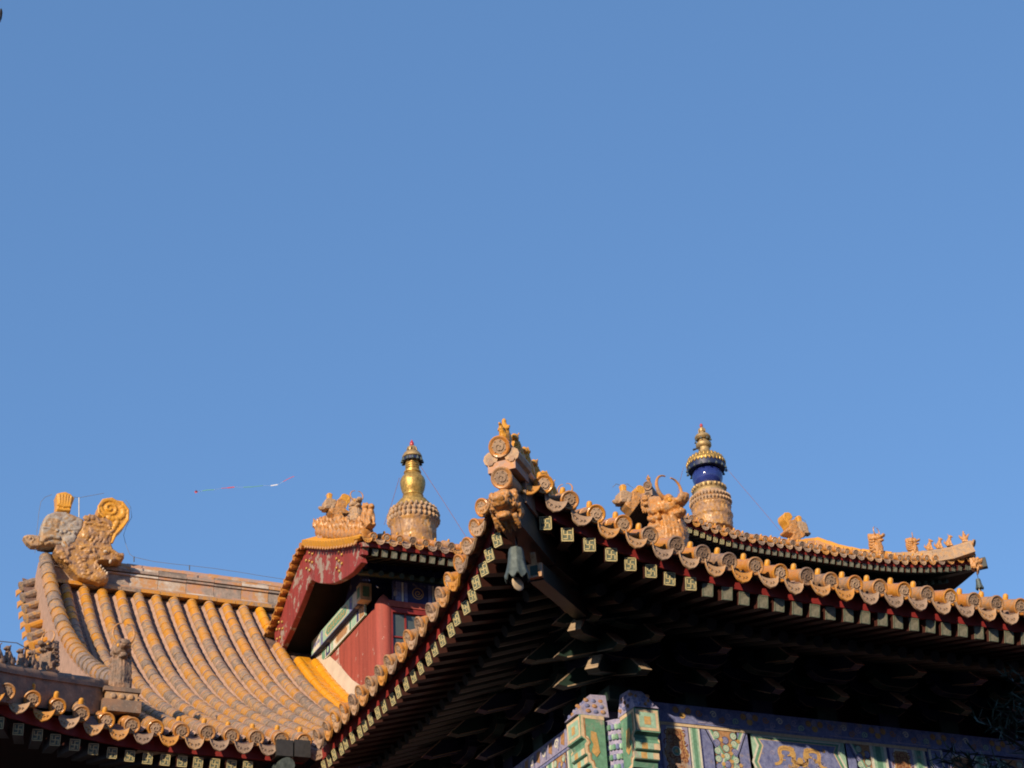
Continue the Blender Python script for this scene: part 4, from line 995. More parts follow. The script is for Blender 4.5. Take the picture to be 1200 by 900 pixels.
sh.hexa([roofpt(GX-.02, yv, .0) for yv in np.linspace(20.2, 25.5, 14)]+[roofpt(GX-.02, yv, -.5) for yv in np.linspace(25.5, 20.2, 14)], [v+Vector((.06, 0, 0)) for v in [roofpt(GX-.02, yv, .0) for yv in np.linspace(20.2, 25.5, 14)]+[roofpt(GX-.02, yv, -.5) for yv in np.linspace(25.5, 20.2, 14)]], 0)
sh.build('barge_board', M_BARGE, hall)
wl = MB(); wl.hexa([Vector((GX+.3, yv, zr(yv)-.3)) for yv in (20.0, 21, 23, 25.5)]+[Vector((GX+.3, 25.5, 9.3)), Vector((GX+.3, 20.0, 8.75))], [v+Vector((.2, 0, 0)) for v in [Vector((GX+.3, yv, zr(yv)-.3)) for yv in (20.0, 21, 23, 25.5)]+[Vector((GX+.3, 25.5, 9.3)), Vector((GX+.3, 20.0, 8.75))]], 0)
wl.build('gable_wall', M_WALL, hall)
wl = MB(); wl.box((16.3, 27.0, 2.4), (25.0, 11.4, 4.8)); wl.build('wall', M_WALL, hall)
wl = MB(); wl.box((16.3, 27.0, 6.4), (25.8, 12.4, 3.2)); wl.build('dark_backing_wall', M_SOFFIT, hall)  # upper part of the wall in near-black, the eave's shade put into its colour
bk = MB(); bk.hexa([(GX, 25.5, 12.8), (29, 25.5, 12.8), (29, 33, 8), (GX, 33, 8)], [(GX, 25.5, 12.7), (29, 25.5, 12.7), (29, 33, 7.9), (GX, 33, 7.9)]); bk.build('rear_roof', M_PAN, hall)
# side roof below the left gable and the left hip ridge
sr = MB(); sr.hexa([(GX+.5, 19.7, 8.45), (1.2, 17.6, 8.5), (1.2, 31.5, 8.2), (GX+.5, 31.5, 9.2)], [v for v in [Vector((GX+.5, 19.7, 8.35)), Vector((1.2, 17.6, 8.4)), Vector((1.2, 31.5, 8.1)), Vector((GX+.5, 31.5, 9.1))]]); sr.poly([(GX+.5, 31.5, 9.09), (1.2, 31.5, 8.09), (1.2, 17.6, 8.39), (GX+.5, 19.7, 8.34)][::-1], 1); sr.build('side_roof', [M_PAN, M_SOFFIT], hall)
HP = [at(128, 806, y=18.95), at(80, 799, y=18.5), at(40, 793, y=18.15), at(0, 786, y=17.8), at(-45, 776, y=17.45), at(-90, 762, y=17.1)]
hr = MB()
for a, b in zip(HP[:-1], HP[1:]):
    hr.beam(a+Vector((0, 0, -.20)), b+Vector((0, 0, -.20)), .22, .34, 0); hr.beam(a+Vector((0, 0, -.03)), b+Vector((0, 0, -.03)), .26, .04, 0)
    m_ = (a+b)/2; hr.tube([a, m_], [.095, .085], 12, 0); hr.tube([m_, b], [.095, .085], 12, 0)
hro_ = hr.build('hip_ridge', M_HIPD, hall); put('tile_end', TML[1], hro_, Matrix.Translation(HP[-1])@Rz(rad(-52))@Matrix.Scale(1.15, 4))
pb = MB(); c = roofpt(GX, 18.92); pb.box(c+Vector((0, -.05, .05)), (.44, .5, .14), 0); pb.box(c+Vector((0, -.05, .17)), (.36, .42, .12), 1); pb.box(c+Vector((0, -.05, .25)), (.42, .46, .05), 0)
for i in range(3): pb.blob(c+Vector((-.1+.1*i, -.27, .17)), (.035, .02, .035), 1, None, 8)
pb.build('beast_pedestal', [M_HIPD, M_ORNW], hall)
chiwen(at(82, 687, y=25.24), .97, 'largest ridge dragon with big yellow coiled tail at left end of the long ridge', thick=.36)
beast(c+Vector((0, -.05, .27)), rad(-90), .58, 'dull brown horned dragon beast standing at the foot of the left gable ridge', 1, M_HIPD, sz=1.25)
a = at(56, 793, y=18.3); beast(a+Vector((0, 0, .03)), rad(218), .42, 'dark horned beast in shade behind the small figures at far left', 0, M_HIPD)
for i, (px, py, y, kd) in enumerate(((37, 792, 18.1, 'lion'), (24, 790, 18.0, 'horse'), (9, 787, 17.85, 'horse'), (-3, 785, 17.75, 'dragon'))):
    figurine(at(px, py, y=y)+Vector((0, 0, .05)), rad(218), .26, kd, ['dark lion figurine next to the shaded horned beast at far left', 'dark figurine second from the shaded horned beast at far left', 'slender dark figurine silhouetted against sky at the left edge', 'dark figurine cut by the left edge of the picture'][i], 'dark figurines on the left hip ridge', M_HIPD)

# ================================================================== LEFT ROOF LANTERN
LG = 7.25
lan = thing('roof_lantern', 'small red roof pavilion with nail-studded barge board under the gold stupa', 'roof pavilion', (8.8, 22.3, 9), 'pavilions on the roof')
z4 = lambda x, y: (300+x/4.5, 500+y/4.5)
z5 = lambda x, y: (300+x/4.5, 640+y/4.5)
def yz(p, x=LG): return at(p[0], p[1], x=x)
up_ = [z4(280, 628), z4(300, 622), z4(400, 628), z4(480, 622), z4(562, 608)]
brd = up_+[z4(565, 630), z4(548, 640), z4(560, 655), z4(560, 672), z4(545, 680), z4(556, 715), z4(530, 742), z4(510, 768), z4(480, 790), z4(450, 808), z4(420, 822), z4(390, 829), z4(330, 825), z4(290, 808), z5(280, 195), z5(240, 300), z5(180, 440), z5(122, 562), z5(98, 490), z5(97, 440), z5(150, 300), z5(200, 170), z5(240, 70)]
bb = MB(); bb.prism([yz(p) for p in brd], (.09, 0, 0), 0, .5, .008); bo = bb.build('barge_board', M_BARGE, lan)
nm = MB(); nm.blob((0, 0, 0), (.018, .026, .026), 0, None, 10); nme = nm.mesh('gold_nail', [M_GILT])
for p in [z4(285, 665), z4(301, 672), z4(268, 706), z4(285, 709), z4(300, 716), z4(270, 748), z4(286, 757), z4(440, 660), z4(456, 675), z4(428, 696), z4(442, 709), z4(456, 722), z4(428, 746), z4(443, 762), z5(125, 402), z5(141, 400), z5(113, 440), z5(128, 438), z5(144, 435), z5(115, 490), z5(131, 482)]:
    put('gold_nail', nme, bo, Matrix.Translation(yz(p)+Vector((-.012, 0, 0))))
# tiles over the edge of the gable
edge_near = [yz(p) for p in (z4(285, 612), z4(340, 616), z4(400, 620), z4(460, 614), z4(520, 604), z4(560, 592))]
edge_far = [yz(p) for p in (z4(270, 610), z4(240, 660), z4(215, 720), z4(190, 790), z4(165, 860), z5(145, 300), z5(120, 370), z5(90, 430))]
def along(pts, step):
    out = []; carry = 0
    for a, b in zip(pts[:-1], pts[1:]):
        L = (b-a).length; t = carry
        while t < L: out.append((a+(b-a)*(t/L), (b-a).normalized())); t += step
        carry = t-L
    return out
et = MB(); M90 = Matrix.Rotation(rad(-90-24), 3, 'Y')
for k, (c, d) in enumerate(along(edge_near, .135)):
    dd = Vector((-1, 0, -.45)).normalized(); c = c+Vector((.12, 0, .085))
    et.tube([c, c+dd*.24], [.045, .048], 9, 0, .3+.6*random.random()); et.lathe([(.052, -.008), (.053, .008), (.03, .01), (0, .008)], c+dd*.24, 10, 0, M90, .6)
    e = c+dd*.22+d*.0675+Vector((0, 0, -.03)); 
    et.hexa([e+d*.055+Vector((0, 0, .01)), e-d*.055+Vector((0, 0, .01)), e-d*.04+Vector((-.02, 0, -.05)), e+Vector((-.025, 0, -.07)), e+d*.04+Vector((-.02, 0, -.05))], [v+Vector((.015, 0, 0)) for v in (e+d*.055+Vector((0, 0, .01)), e-d*.055+Vector((0, 0, .01)), e-d*.04+Vector((-.02, 0, -.05)), e+Vector((-.025, 0, -.07)), e+d*.04+Vector((-.02, 0, -.05)))], 1)
for k, (c, d) in enumerate(along(edge_far, .17)):
    nn = Vector((0, d.z, -d.y)); nn = nn if nn.z > 0 else -nn
    dd = Vector((-1, 0, -.25)).normalized(); c = c+Vector((.14, 0, 0))-nn*.015
    et.tube([c, c+dd*.26], [.05, .052], 9, 2, random.random()); et.hexa([c+d*.02, c+d*.16+nn*.02, c+d*.16+nn*.02+dd*.27, c+d*.02+dd*.27], [v-nn*.02 for v in (c+d*.02, c+d*.16+nn*.02, c+d*.16+nn*.02+dd*.27, c+d*.02+dd*.27)], 1)
et.build('gable_edge_tiles', [M_ORN2, M_DRIP, M_TILE], lan)
# roof shell
yn, yf = yz(up_[-1]).y, yz(z5(97, 440)).y
LYR = 22.3; LZE = at(500, 640, y=20.25).z
def lz(y): 
    t = abs(y-LYR)/1.95; return 12.60-(12.60-LZE)*(.35*t*t+.65*t)
rs = MB(); lys = np.linspace(LYR-1.94, LYR+2.0, 19); vs = [Vector((x, y, lz(y)-.03)) for x in (LG+.04, 10.4) for y in lys]+[Vector((x, y, lz(y)-.10)) for x in (LG+.04, 10.4) for y in lys]
nL = len(lys); rs.add(vs, [[j, nL+j, nL+j+1, j+1] for j in range(nL-1)], 0); rs.add(vs, [[2*nL+j, 2*nL+j+1, 3*nL+j+1, 3*nL+j] for j in range(nL-1)], 1)
rs.add(vs, [[0, 2*nL, 3*nL, nL], [nL-1, 2*nL-1, 4*nL-1, 3*nL-1]], 0); rs.build('roof', [M_PAN, M_SOFFIT], lan)
TS = tile_meshes(.052, .34, rad(28), .7)
p0 = at(437.8, 627.8, y=20.25); 
pl = [Matrix.Translation(Vector((p0.x+.193*k, 20.25+random.uniform(-.01, .01), p0.z+random.uniform(-.006, .006)))) for k in range(-0, 15)]
dr = [Matrix.Translation(Vector((p0.x-.0965+.193*k, 20.25, p0.z)))@Matrix.Rotation(rad(random.uniform(-3, 3)), 4, 'Y') for k in range(0, 16)]
eave_run(lan, TS, pl, dr)
RS = rafter_meshes(1, 1.0, rad(20), .085, .095, False)
r0_ = at(428, 646, y=20.36)
for k in range(20):
    M = Matrix.Translation(Vector((r0_.x+.142*k, 20.36, r0_.z)))
    r = put('rafter', RS[0], lan, M); put('painted_end', RS[1], r, M)
lin = lambda x: Vector((x, 20.25, p0.z)); fascia(lin, LG+.05, 10.3, (0, .07, 0), -.135, -.045, 'x', lan, .02, 2)
mb = MB()
for k in range(20): mb.tube([(LG+.12+.155*k, 20.72, r0_.z-.13), (LG+.12+.155*k, 21.6, r0_.z+.25)], .042, 8)
lo = mb.build('lower_rafter', M_DKGREEN, lan)
# ridge, with its little gable ridge towards the viewer
rg = MB(); x = LG+.02
while x < 10.35:
    rg.box((x+.14, LYR, 12.60), (.275, .26, .22), 0); rg.tube([(x, LYR, 12.73), (x+.28, LYR, 12.73)], [.082, .076], 10, 1); x += .28
rg.build('ridge', [M_RIDGE, M_ORNW], lan)
gp = [yz(p) for p in (z4(308, 535), z4(400, 552), z4(480, 552), z4(555, 546))]
gr = MB()
for a, b in zip(gp[:-1], gp[1:]):
    o = Vector((.10, 0, -.02))
    for f in range(4):
        u_, v_ = a+(b-a)*f/4, a+(b-a)*(f+1)/4
        gr.tube([u_+o+Vector((0, 0, -.02)), v_+o+Vector((0, 0, -.02))], [.105, .10], 10, 0, .15+.4*random.random()); gr.tube([u_+o+Vector((0, 0, .11)), v_+o+Vector((0, 0, .11))], [.072, .064], 10, 1, random.random()); gr.blob((u_+v_)/2+o+Vector((-.09, 0, .0)), (.03, .05, .05), 1, None, 7)

for k_ in range(13):
    w_ = gp[0].lerp(gp[-1], k_/12)+Vector((.10, 0, .0)); gr.tube([w_, w_+Vector((-.10, .02, .05+.03*(k_ % 2))), w_+Vector((-.12, -.03, .17))], [.05, .045, .015], 6); gr.blob(w_+Vector((.0, 0, .16)), (.05, .05, .05+.03*(k_ % 3)), 0, None, 7)
gr = carve(gr, .026, .012, 24, 4); gr.build('gable_ridge', [M_ORN], lan)
chiwen(yz(z4(374, 484))+Vector((.10, 0, -.05)), .29, 'small worn ridge dragon on the gable of the left red pavilion', rz=rad(0), thick=.6)
a = yz(z4(490, 505)); beast(a+Vector((.10, 0, -.02)), rad(-90), .44, 'small horned beast on the gable ridge of the left red pavilion', 0, M_ORNW)
for i, (q_, kd) in enumerate(((z4(540, 520), 'lion'), (z4(566, 525), 'dragon'))):
    a = yz(q_); figurine(a+Vector((.10, 0, 0)), rad(-90), .38, kd, ['amber lion figurine beside the horned beast on the left red pavilion', 'outermost amber figurine at the eave corner of the left red pavilion'][i], 'amber figurines on the left red pavilion', M_ORN)
# walls, column, painted beams, window
LX, LY = 7.82, 21.15
wl = MB(); wl.hexa([(LX, LY+.02, 8.6), (9.85, LY+.02, 8.6), (9.85, 24.0, 8.6), (LX, 24.0, 8.6)], [(LX, LY+.02, 11.22), (9.85, LY+.02, 11.22), (9.85, 24.0, 11.22), (LX, 24.0, 11.22)], 0)
wl.build('wall', M_WALL, lan)
wl = MB(); wl.hexa([(LX+.1, LY+.12, 11.21), (9.7, LY+.12, 11.21), (9.7, 24.0, 11.21), (LX+.1, 24.0, 11.21)], [(LX+.1, LY+.12, 11.35), (9.7, LY+.12, 11.35), (9.7, 24.0, 11.35), (LX+.1, 24.0, 11.35)], 0)
wl.hexa([(LX+.1, LY+.6, 11.34), (9.7, LY+.6, 11.34), (9.7, 23.7, 11.34), (LX+.1, 23.7, 11.34)], [(LX+.1, LYR-.3, 12.3), (9.7, LYR-.3, 12.3), (9.7, LYR+.3, 12.3), (LX+.1, LYR+.3, 12.3)], 0)
wl.build('upper_wall', M_PNAVY, lan)
cl = MB(); cl.lathe([(.125, 8.6), (.125, 11.16), (.12, 11.2), (.06, 11.3), (0, 11.36)], (LX+.06, LY+.03, 0), 24, 0); cl.build('column', M_WALL, lan)
def barY(x0, x1, pn_, pf_, hz, name, mats):
    pass
b1a, b1b = at(*z5(545, 268), x=7.72), at(*z5(298, 508), x=7.72)
ub = MB(); zc = b1a.z+.02; ub.box((7.77, (b1a.y+b1b.y)/2, zc), (.12, b1b.y-b1a.y, .24), 0); uo = ub.build('painted_beam', M_PNAVY, lan)
Bd = Board((7.71, b1a.y, zc+.12), (0, 1, 0), (-1, 0, 0)); Lb = b1b.y-b1a.y
Bd.rect(.0, 0, Lb, .24, MINT, .003); Bd.rect(.05, .015, .25, .225, WHITE, .005); Bd.rect(.28, .015, .40, .225, BLUE, .005)
Bd.poly([(.45, .12), (.55, .03), (Lb-.75, .03), (Lb-.65, .12), (Lb-.75, .21), (.55, .21)], CREAM, .005); Bd.poly([(.5, .12), (.58, .05), (Lb-.78, .05), (Lb-.70, .12), (Lb-.78, .19), (.58, .19)], GREEN, .007)
for i in range(7): Bd.spiral((.65+i*(Lb-1.5)/6, .12), .045, GOLD, .009, .014, i)
Bd.rect(Lb-.55, .015, Lb-.45, .225, BLUE, .005); Bd.rect(Lb-.40, .015, Lb-.10, .225, WHITE, .005)
for i in range(4): Bd.disc((Lb-.36+.08*i, .12), .035, LILAC if i % 2 else BLUE, .007)
Bd.rect(0, .228, Lb, .24, BLUE, .008)
Bd.mb.build('painted_decoration', PAL, uo)
ub = MB(); ub.box((7.76, b1a.y-.09, zc), (.17, .17, .26), 0); ub.box((7.76, b1a.y-.177, zc), (.10, .006, .16), 1); ub.box((7.673, b1a.y-.09, zc), (.006, .10, .16), 1); ub.build('beam_head', [M_PCREAM, M_PGREEN], lan)
c1, c2 = at(*z5(572, 330), x=LX-.03), at(*z5(345, 553), x=LX-.03)
Bd = Board((LX, c1.y, c1.z+.10), (0, 1, 0), (-1, 0, 0)); Lb = c2.y-c1.y
lb = MB(); lb.box((LX-.012, c1.y+Lb/2, c1.z), (.025, Lb, .20), 0); lo = lb.build('painted_lower_beam', M_PMINT, lan)
Bd = Board((LX-.026, c1.y, c1.z+.10), (0, 1, 0), (-1, 0, 0))
Bd.rect(0, 0, Lb, .20, WHITE, .003); Bd.rect(.02, .015, .22, .185, BROWN, .005); Bd.rect(.25, .015, .34, .185, NAVY, .005); Bd.rect(.36, .015, .55, .185, MINT, .005); Bd.rect(.58, .015, .66, .185, GREEN, .005)
Bd.poly([(.70, .1), (.78, .03), (Lb-.72, .03), (Lb-.64, .1), (Lb-.72, .17), (.78, .17)], CREAM, .005); Bd.poly([(.76, .1), (.82, .045), (Lb-.76, .045), (Lb-.70, .1), (Lb-.76, .155), (.82, .155)], BROWN, .007)
Bd.rect(Lb-.56, .015, Lb-.46, .185, MINT, .005); Bd.rect(Lb-.42, .015, Lb-.22, .185, NAVY, .005); Bd.disc((Lb-.32, .1), .05, MINT, .007); Bd.rect(Lb-.18, .015, Lb-.02, .185, GREEN, .005)
Bd.mb.build('painted_decoration', PAL, lo)
# front: lintel with painted panel, window
Bd = Board((LX+.2, LY-.05, at(480, 700, y=LY).z+.20), (1, 0, 0), (0, -1, 0)); lb = MB(); zt_ = at(480, 700, y=LY).z
lb.box((LX+1.1, LY+.01, zt_+.06), (1.8, .10, .34), 0); lo = lb.build('painted_lintel', M_PNAVY, lan)
Bd = Board((LX+.2, LY-.042, zt_+.22), (1, 0, 0), (0, -1, 0))
Bd.rect(.02, .02, .10, .32, BLUE, .003); Bd.rect(.11, .02, .14, .32, WHITE, .003); Bd.rect(.15, .02, .20, .32, BLUE, .003); Bd.rect(.22, .02, .50, .32, NAVY, .003); Bd.disc((.36, .17), .09, GOLD, .005); Bd.disc((.36, .17), .075, NAVY, .007); Bd.spiral((.36, .17), .06, GOLD, .009, .014)
Bd.rect(.52, .02, .57, .32, BLUE, .003); Bd.rect(.58, .02, .61, .32, WHITE, .003)
for i in range(9): Bd.spiral((.68+.11*i, .12+.09*(i % 2)), .05, WHITE if i % 2 else LILAC, .004, .02, i)
Bd.mb.build('painted_decoration', PAL, lo)
wn = MB(); wx = at(449, 712, y=LY-.03).x; wt = zt_-.115; wb = 9.2
win = MB()
for x0, x1_, z0, z1 in ((wx, wx+.07, wb, wt), (wx+.07, 9.7, wt-.09, wt), (wx+1.0, wx+1.12, wb, wt-.11)): win.box(((x0+x1_)/2, LY-.03, (z0+z1)/2), (x1_-x0, .10, z1-z0), 0)
wo = win.build('window', M_WALL, lan)
wi = MB()
X0_, X1_ = wx+.075, wx+.985; Zt = wt-.10
for x0, x1_, z0, z1 in ((X0_, X0_+.055, wb, Zt), (X0_+.055, X1_, Zt-.07, Zt)): wi.box(((x0+x1_)/2, LY-.045, (z0+z1)/2), (x1_-x0, .05, z1-z0), 0)
pxs = [X0_+.055+.20*k for k in range(0, 5)]
for x in pxs[1:4]: wi.box((x, LY-.035, (wb+Zt-.07)/2), (.022, .03, Zt-.07-wb), 0)
for z in (Zt-.07-.36, Zt-.07-.72): wi.box(((X0_+.055+X1_)/2, LY-.034, z), (X1_-X0_-.055, .026, .022), 0)
wi.build('sash', M_RED, wo)
gl = MB(); gl.box(((X0_+X1_)/2, LY-.02, (wb+Zt)/2), (X1_-X0_-.01, .012, Zt-wb), 0); gl.build('pane', M_GLASS, wo)
# pale plaster flashing along the foot of the gable wall
fl = MB(); fy = np.linspace(18.9, 24.05, 22); A_ = []; B_ = []
for yv in fy:
    A_.append(Vector((LX-.004, yv, zr(yv)+.34+.02*math.sin(yv*5)))); B_.append(roofpt(LX-.05, yv, .05))
for a, b, c, d in zip(A_[:-1], A_[1:], B_[1:], B_[:-1]): fl.add([a, b, c, d], [[0, 3, 2, 1]], 0, .5, True)
fl.build('plaster_flashing', M_FLAKE, lan)

# ================================================================== STUPAS
def bellmesh(r=.5, h=1., lob=8, hem=.12):
    b = MB(); n = 40; prof = [(.30, 1.0), (.52, .96), (.60, .80), (.68, .45), (.84, .16), (1.0, .0)]
    vs = []
    for j, (rr, z) in enumerate(prof):
        for k in range(n):
            a = 2*math.pi*k/n; zz = z*h-(hem*h*abs(math.cos(lob*a/2)) if j == len(prof)-1 else hem*.3*h*abs(math.cos(lob*a/2)) if j == len(prof)-2 else 0)
            sq = 1/max(abs(math.cos(((a+math.pi/8) % (math.pi/4))-math.pi/8)), .5)
            vs.append(Vector((rr*r*math.cos(a)*sq, rr*r*math.sin(a)*sq, zz)))
    vs2 = [Vector((v.x*.93, v.y*.93, v.z-.01)) for v in vs]; N = len(vs)
    fs = [[j*n+k, j*n+(k+1) % n, (j+1)*n+(k+1) % n, (j+1)*n+k] for j in range(len(prof)-1) for k in range(n)]
    fs2 = [[N+i for i in f[::-1]] for f in fs]; L = (len(prof)-1)*n
    rim = [[L+k, L+(k+1) % n, N+L+(k+1) % n, N+L+k] for k in range(n)]
    b.add(vs+vs2, fs+fs2+rim, 0, .5, True); b.add(vs[:n], [list(range(n))], 0)
    return b
SB = MB(); SB.lathe([(0, .5), (.22, .46), (.30, .2), (.5, -.35), (.42, -.36), (0, -.1)], (0, 0, 0), 12, 0); SB.tube([(0, 0, .45), (0, 0, .8)], .04, 5); SB.blob((0, 0, -.42), .14, 0, None, 6)
SBM = SB.mesh('bell', [M_BRONZE])
def lotus(mb, r, z, n, h, w_, mat=0, tip=.02):
    for k in range(n):
        a = 2*math.pi*k/n; M = Rz(a).to_3x3()
        mb.blob(M@Vector((r, 0, z)), (tip+.02, w_, h), mat, M, 8)
def stupa(loc, label, kind):
    t = thing('stupa', label, 'stupa', loc, 'stupas on the roof'); M = W[t.name]
    def part(mb, name, mats, p=None): return put(name, mb.mesh(name, mats, None, 40), p or t, M)
    k = .0029
    M = M@Matrix.Diagonal((1, 1, 1.27 if kind == 'gold' else 1.17, 1))
    if kind == 'gold':
        S_ = lambda h: [(r*k, (582-y)*k) for y, r in h]
        b = MB(); b.lathe(S_([(640, 116), (592, 116), (589, 121), (572, 121), (568, 115), (545, 118), (540, 124), (532, 126), (528, 132), (520, 134)]), n=40)
        for q in range(16):
            a = q*math.pi/8; Mq = Rz(a).to_3x3(); b.blob(Mq@Vector((115*k, 0, 26*k)), (.025, .05, .03), 0, Mq, 8); b.blob(Mq@Vector((115*k, .05, 22*k)), (.018, .03, .02), 0, Mq, 6)
        b = carve(b, .022, .010, 24, 1); part(b, 'plinth', [M_ORND])
        b = MB(); b.lathe(S_([(522, 128), (506, 128), (470, 118), (462, 112)]), n=40)
        lotus(b, 131*k, 70*k, 30, .036, .030); lotus(b, 130*k, 94*k, 30, .036, .030); lotus(b, 120*k, 116*k, 28, .03, .028)
        part(b, 'lotus_band', [M_ORNW])
        b = MB(); b.lathe(S_([(466, 112), (455, 108), (446, 106), (444, 96), (432, 92), (430, 82), (416, 76), (412, 66), (402, 58), (396, 54), (392, 57), (388, 51), (382, 52), (372, 58), (355, 65), (335, 69), (322, 69), (308, 63), (298, 54), (290, 45), (284, 43), (282, 47), (276, 47), (273, 40)]), n=36); part(b, 'vase', [M_GILT])
        b = MB(); h = []
        y = 273
        while y > 210: h += [(y, 37), (y-3, 39), (y-7, 39), (y-9, 34)]; y -= 10.5
        b.lathe(S_(h), n=28); part(b, 'neck_rings', [M_GILT])
        b = MB(); b.lathe(S_([(212, 32), (210, 52), (207, 55), (200, 54), (188, 46), (180, 36), (176, 14)]), n=28); part(b, 'canopy', [M_GILTD])
        b = MB(); b.lathe(S_([(212, 50), (226, 52), (228, 48), (212, 44)]), n=28); part(b, 'valance', [M_BLUED])
        for q in range(12):
            a = q*math.pi/6+.2; p = Vector((55*k*math.cos(a), 55*k*math.sin(a), (582-224)*k)); put('bell', SBM, t, M@Matrix.Translation(p)@Matrix.Scale(.055, 4))
        b = MB()
        for q in range(8):
            a = q*math.pi/4; Mq = Rz(a).to_3x3(); b.blob(Mq@Vector((26*k, 0, (582-165)*k)), (.012, .03, .04), 0, Mq@Matrix.Rotation(rad(-20), 3, 'Y'), 6)
        b.lathe(S_([(178, 22), (155, 16), (152, 14)]), n=14); part(b, 'crown', [M_GILTD])
        b = MB(); b.blob((0, 0, (582-140)*k), (12.5*k, 12.5*k, 15*k), 0, None, 14); b.tube([(0, 0, (582-130)*k), (0, 0, (582-118)*k)], [9*k, 1*k], 8); part(b, 'jewel', [M_JEWEL])
    else:
        k = .00325; S_ = lambda h: [(r*k, (640-y)*k) for y, r in h]
        b = MB(); b.lathe(S_([(720, 116), (652, 116), (648, 124), (632, 124), (628, 112), (600, 109), (596, 118), (582, 121), (578, 112)]), n=40)
        for q in range(22):
            a = q*math.pi/11; Mq = Rz(a).to_3x3(); b.blob(Mq@Vector((110*k, 0, 26*k)), (.03, .05, .035), 0, Mq, 8)
        b = carve(b, .022, .012, 22, 3); part(b, 'plinth', [M_ORND])
        b = MB(); b.lathe(S_([(577, 112), (572, 116), (556, 116), (552, 106), (544, 114), (530, 112), (526, 102), (515, 98), (508, 94)]), n=40); lotus(b, 118*k, 76*k, 36, .03, .022); lotus(b, 115*k, 103*k, 36, .03, .022); part(b, 'lotus_band', [M_ORNW])
        b = MB(); b.lathe(S_([(510, 95), (498, 92), (492, 96), (484, 100), (472, 98), (464, 80)]), n=36); lotus(b, 97*k, 158*k, 22, .034, .034); part(b, 'gilt_lotus', [M_GILTD])
        b = MB(); b.lathe(S_([(470, 60), (460, 74), (444, 85), (422, 92), (400, 92), (384, 84), (374, 77), (366, 70)]), n=40); part(b, 'dome', [M_BLUEG])
        b = MB(); b.lathe(S_([(370, 84), (366, 86), (356, 82), (354, 76)]), n=36); part(b, 'gilt_band', [M_GILT])
        b = MB(); b.lathe(S_([(356, 74), (340, 72), (330, 74)]), n=32); b.lathe(S_([(372, 112), (332, 116), (330, 70)]), n=36); part(b, 'valance', [M_BLUED])
        b = MB(); b.lathe(S_([(338, 118), (330, 118), (312, 108), (296, 88), (284, 60), (276, 44)]), n=40)
        lotus(b, 116*k, 304*k, 30, .045, .028, 0, 0); lotus(b, 104*k, 328*k, 26, .035, .03, 0, .004); lotus(b, 80*k, 346*k, 20, .03, .03, 0, .004); part(b, 'canopy', [M_GILT])
        for q in range(16):
            a = q*math.pi/8; p = Vector((119*k*math.cos(a), 119*k*math.sin(a), (640-372)*k)); put('bell', SBM, t, M@Matrix.Translation(p)@Matrix.Scale(.055, 4))
        b = MB(); b.lathe(S_([(280, 46), (272, 40), (250, 34), (240, 34), (236, 42), (228, 48), (216, 48), (208, 40), (202, 30), (186, 26), (182, 26)]), n=28); part(b, 'spire', [M_GILTD])
        b = MB(); b.lathe(S_([(190, 42), (180, 50), (172, 48), (162, 40), (154, 26), (150, 12)]), n=28); part(b, 'upper_canopy', [M_GILTD])
        b = MB()
        for q in range(8):
            a = q*math.pi/4; p = Vector((48*k*math.cos(a), 48*k*math.sin(a), (640-196)*k)); put('bell', SBM, t, M@Matrix.Translation(p)@Matrix.Scale(.045, 4))
            Mq = Rz(a).to_3x3(); b.blob(Mq@Vector((20*k, 0, (640-135)*k)), (.012, .026, .04), 0, Mq, 6)
        for a, dz in ((.3, -.03), (3.4, -.09)):
            b.tube([(36*k*math.cos(a), 36*k*math.sin(a), (640-245)*k), (95*k*math.cos(a), 95*k*math.sin(a), (640-245)*k+dz)], [.012, .02], 6, 1)
        b.lathe(S_([(152, 18), (130, 16), (116, 10)]), n=14); part(b, 'crown', [M_GILTD, M_IRON])
        b = MB(); b.blob((0, 0, (640-105)*k), (10*k, 10*k, 12*k), 0, None, 12); part(b, 'jewel', [M_JEWEL])
    return t
sl_ = at(*z4(833, 582), y=LYR); stupa(sl_, 'gold vase-shaped stupa with red jewel on the left red pavilion', 'gold')

# ================================================================== RIGHT ROOF LANTERN
KX, KY = 16.42, 22.5
KZ = at(950, 640, y=KY).z
kan = thing('roof_lantern', 'larger roof pavilion with long upturned eave under the blue stupa', 'roof pavilion', (KX, 25.5, 11), 'pavilions on the roof')
HW = 3.5
def kd(x): return max(0, HW-abs(x-KX))
def klift(x): return .34 if x < KX else .22
def kan_eave(x): return Vector((x, KY-.30*max(0, 1-kd(x)/2.2)**2, KZ+klift(x)*max(0, 1-kd(x)/2.7)**2))
TK = tile_meshes(.054, .34, rad(24), .7)
pl = []; dr = []; x = KX-HW+.06
while x < KX+HW-.08:
    p = kan_eave(x); fan = Rz(-rad(18)*max(0, 1-kd(x)/1.)*(1 if x < KX else -1))
    pl.append(Matrix.Translation(p+Vector((0, random.uniform(-.01, .01), random.uniform(-.005, .005))))@fan)
    v = kan_eave(x+.15)-kan_eave(x+.03); p = kan_eave(x+.093); dr.append(Matrix.Translation(p)@Matrix.Rotation(-math.atan2(v.z, v.x), 4, 'Y')); x += .186
eave_run(kan, TK, pl, dr[:-1])
fascia(kan_eave, KX-HW, KX+HW, (0, .08, 0), -.14, -.045, 'x', kan, .02)
RK = rafter_meshes(1, 1.1, rad(17), .08, .09, False); RKF = rafter_meshes(1, 1.1, rad(17), .08, .09, True)
x = KX-HW+.05; k = 0
while x < KX+HW-.22:
    p = kan_eave(x); M = Matrix.Translation(p+Vector((0, .09, -.19)))@Rz(-rad(20)*max(0, 1-kd(x)/1.2)*(1 if x < KX else -1)); mm = RKF if k < 14 else RK
    r = put('rafter', mm[0], kan, M); put('painted_end', mm[1], r, M); x += .132; k += 1
mb = MB(); x = KX-HW+.5
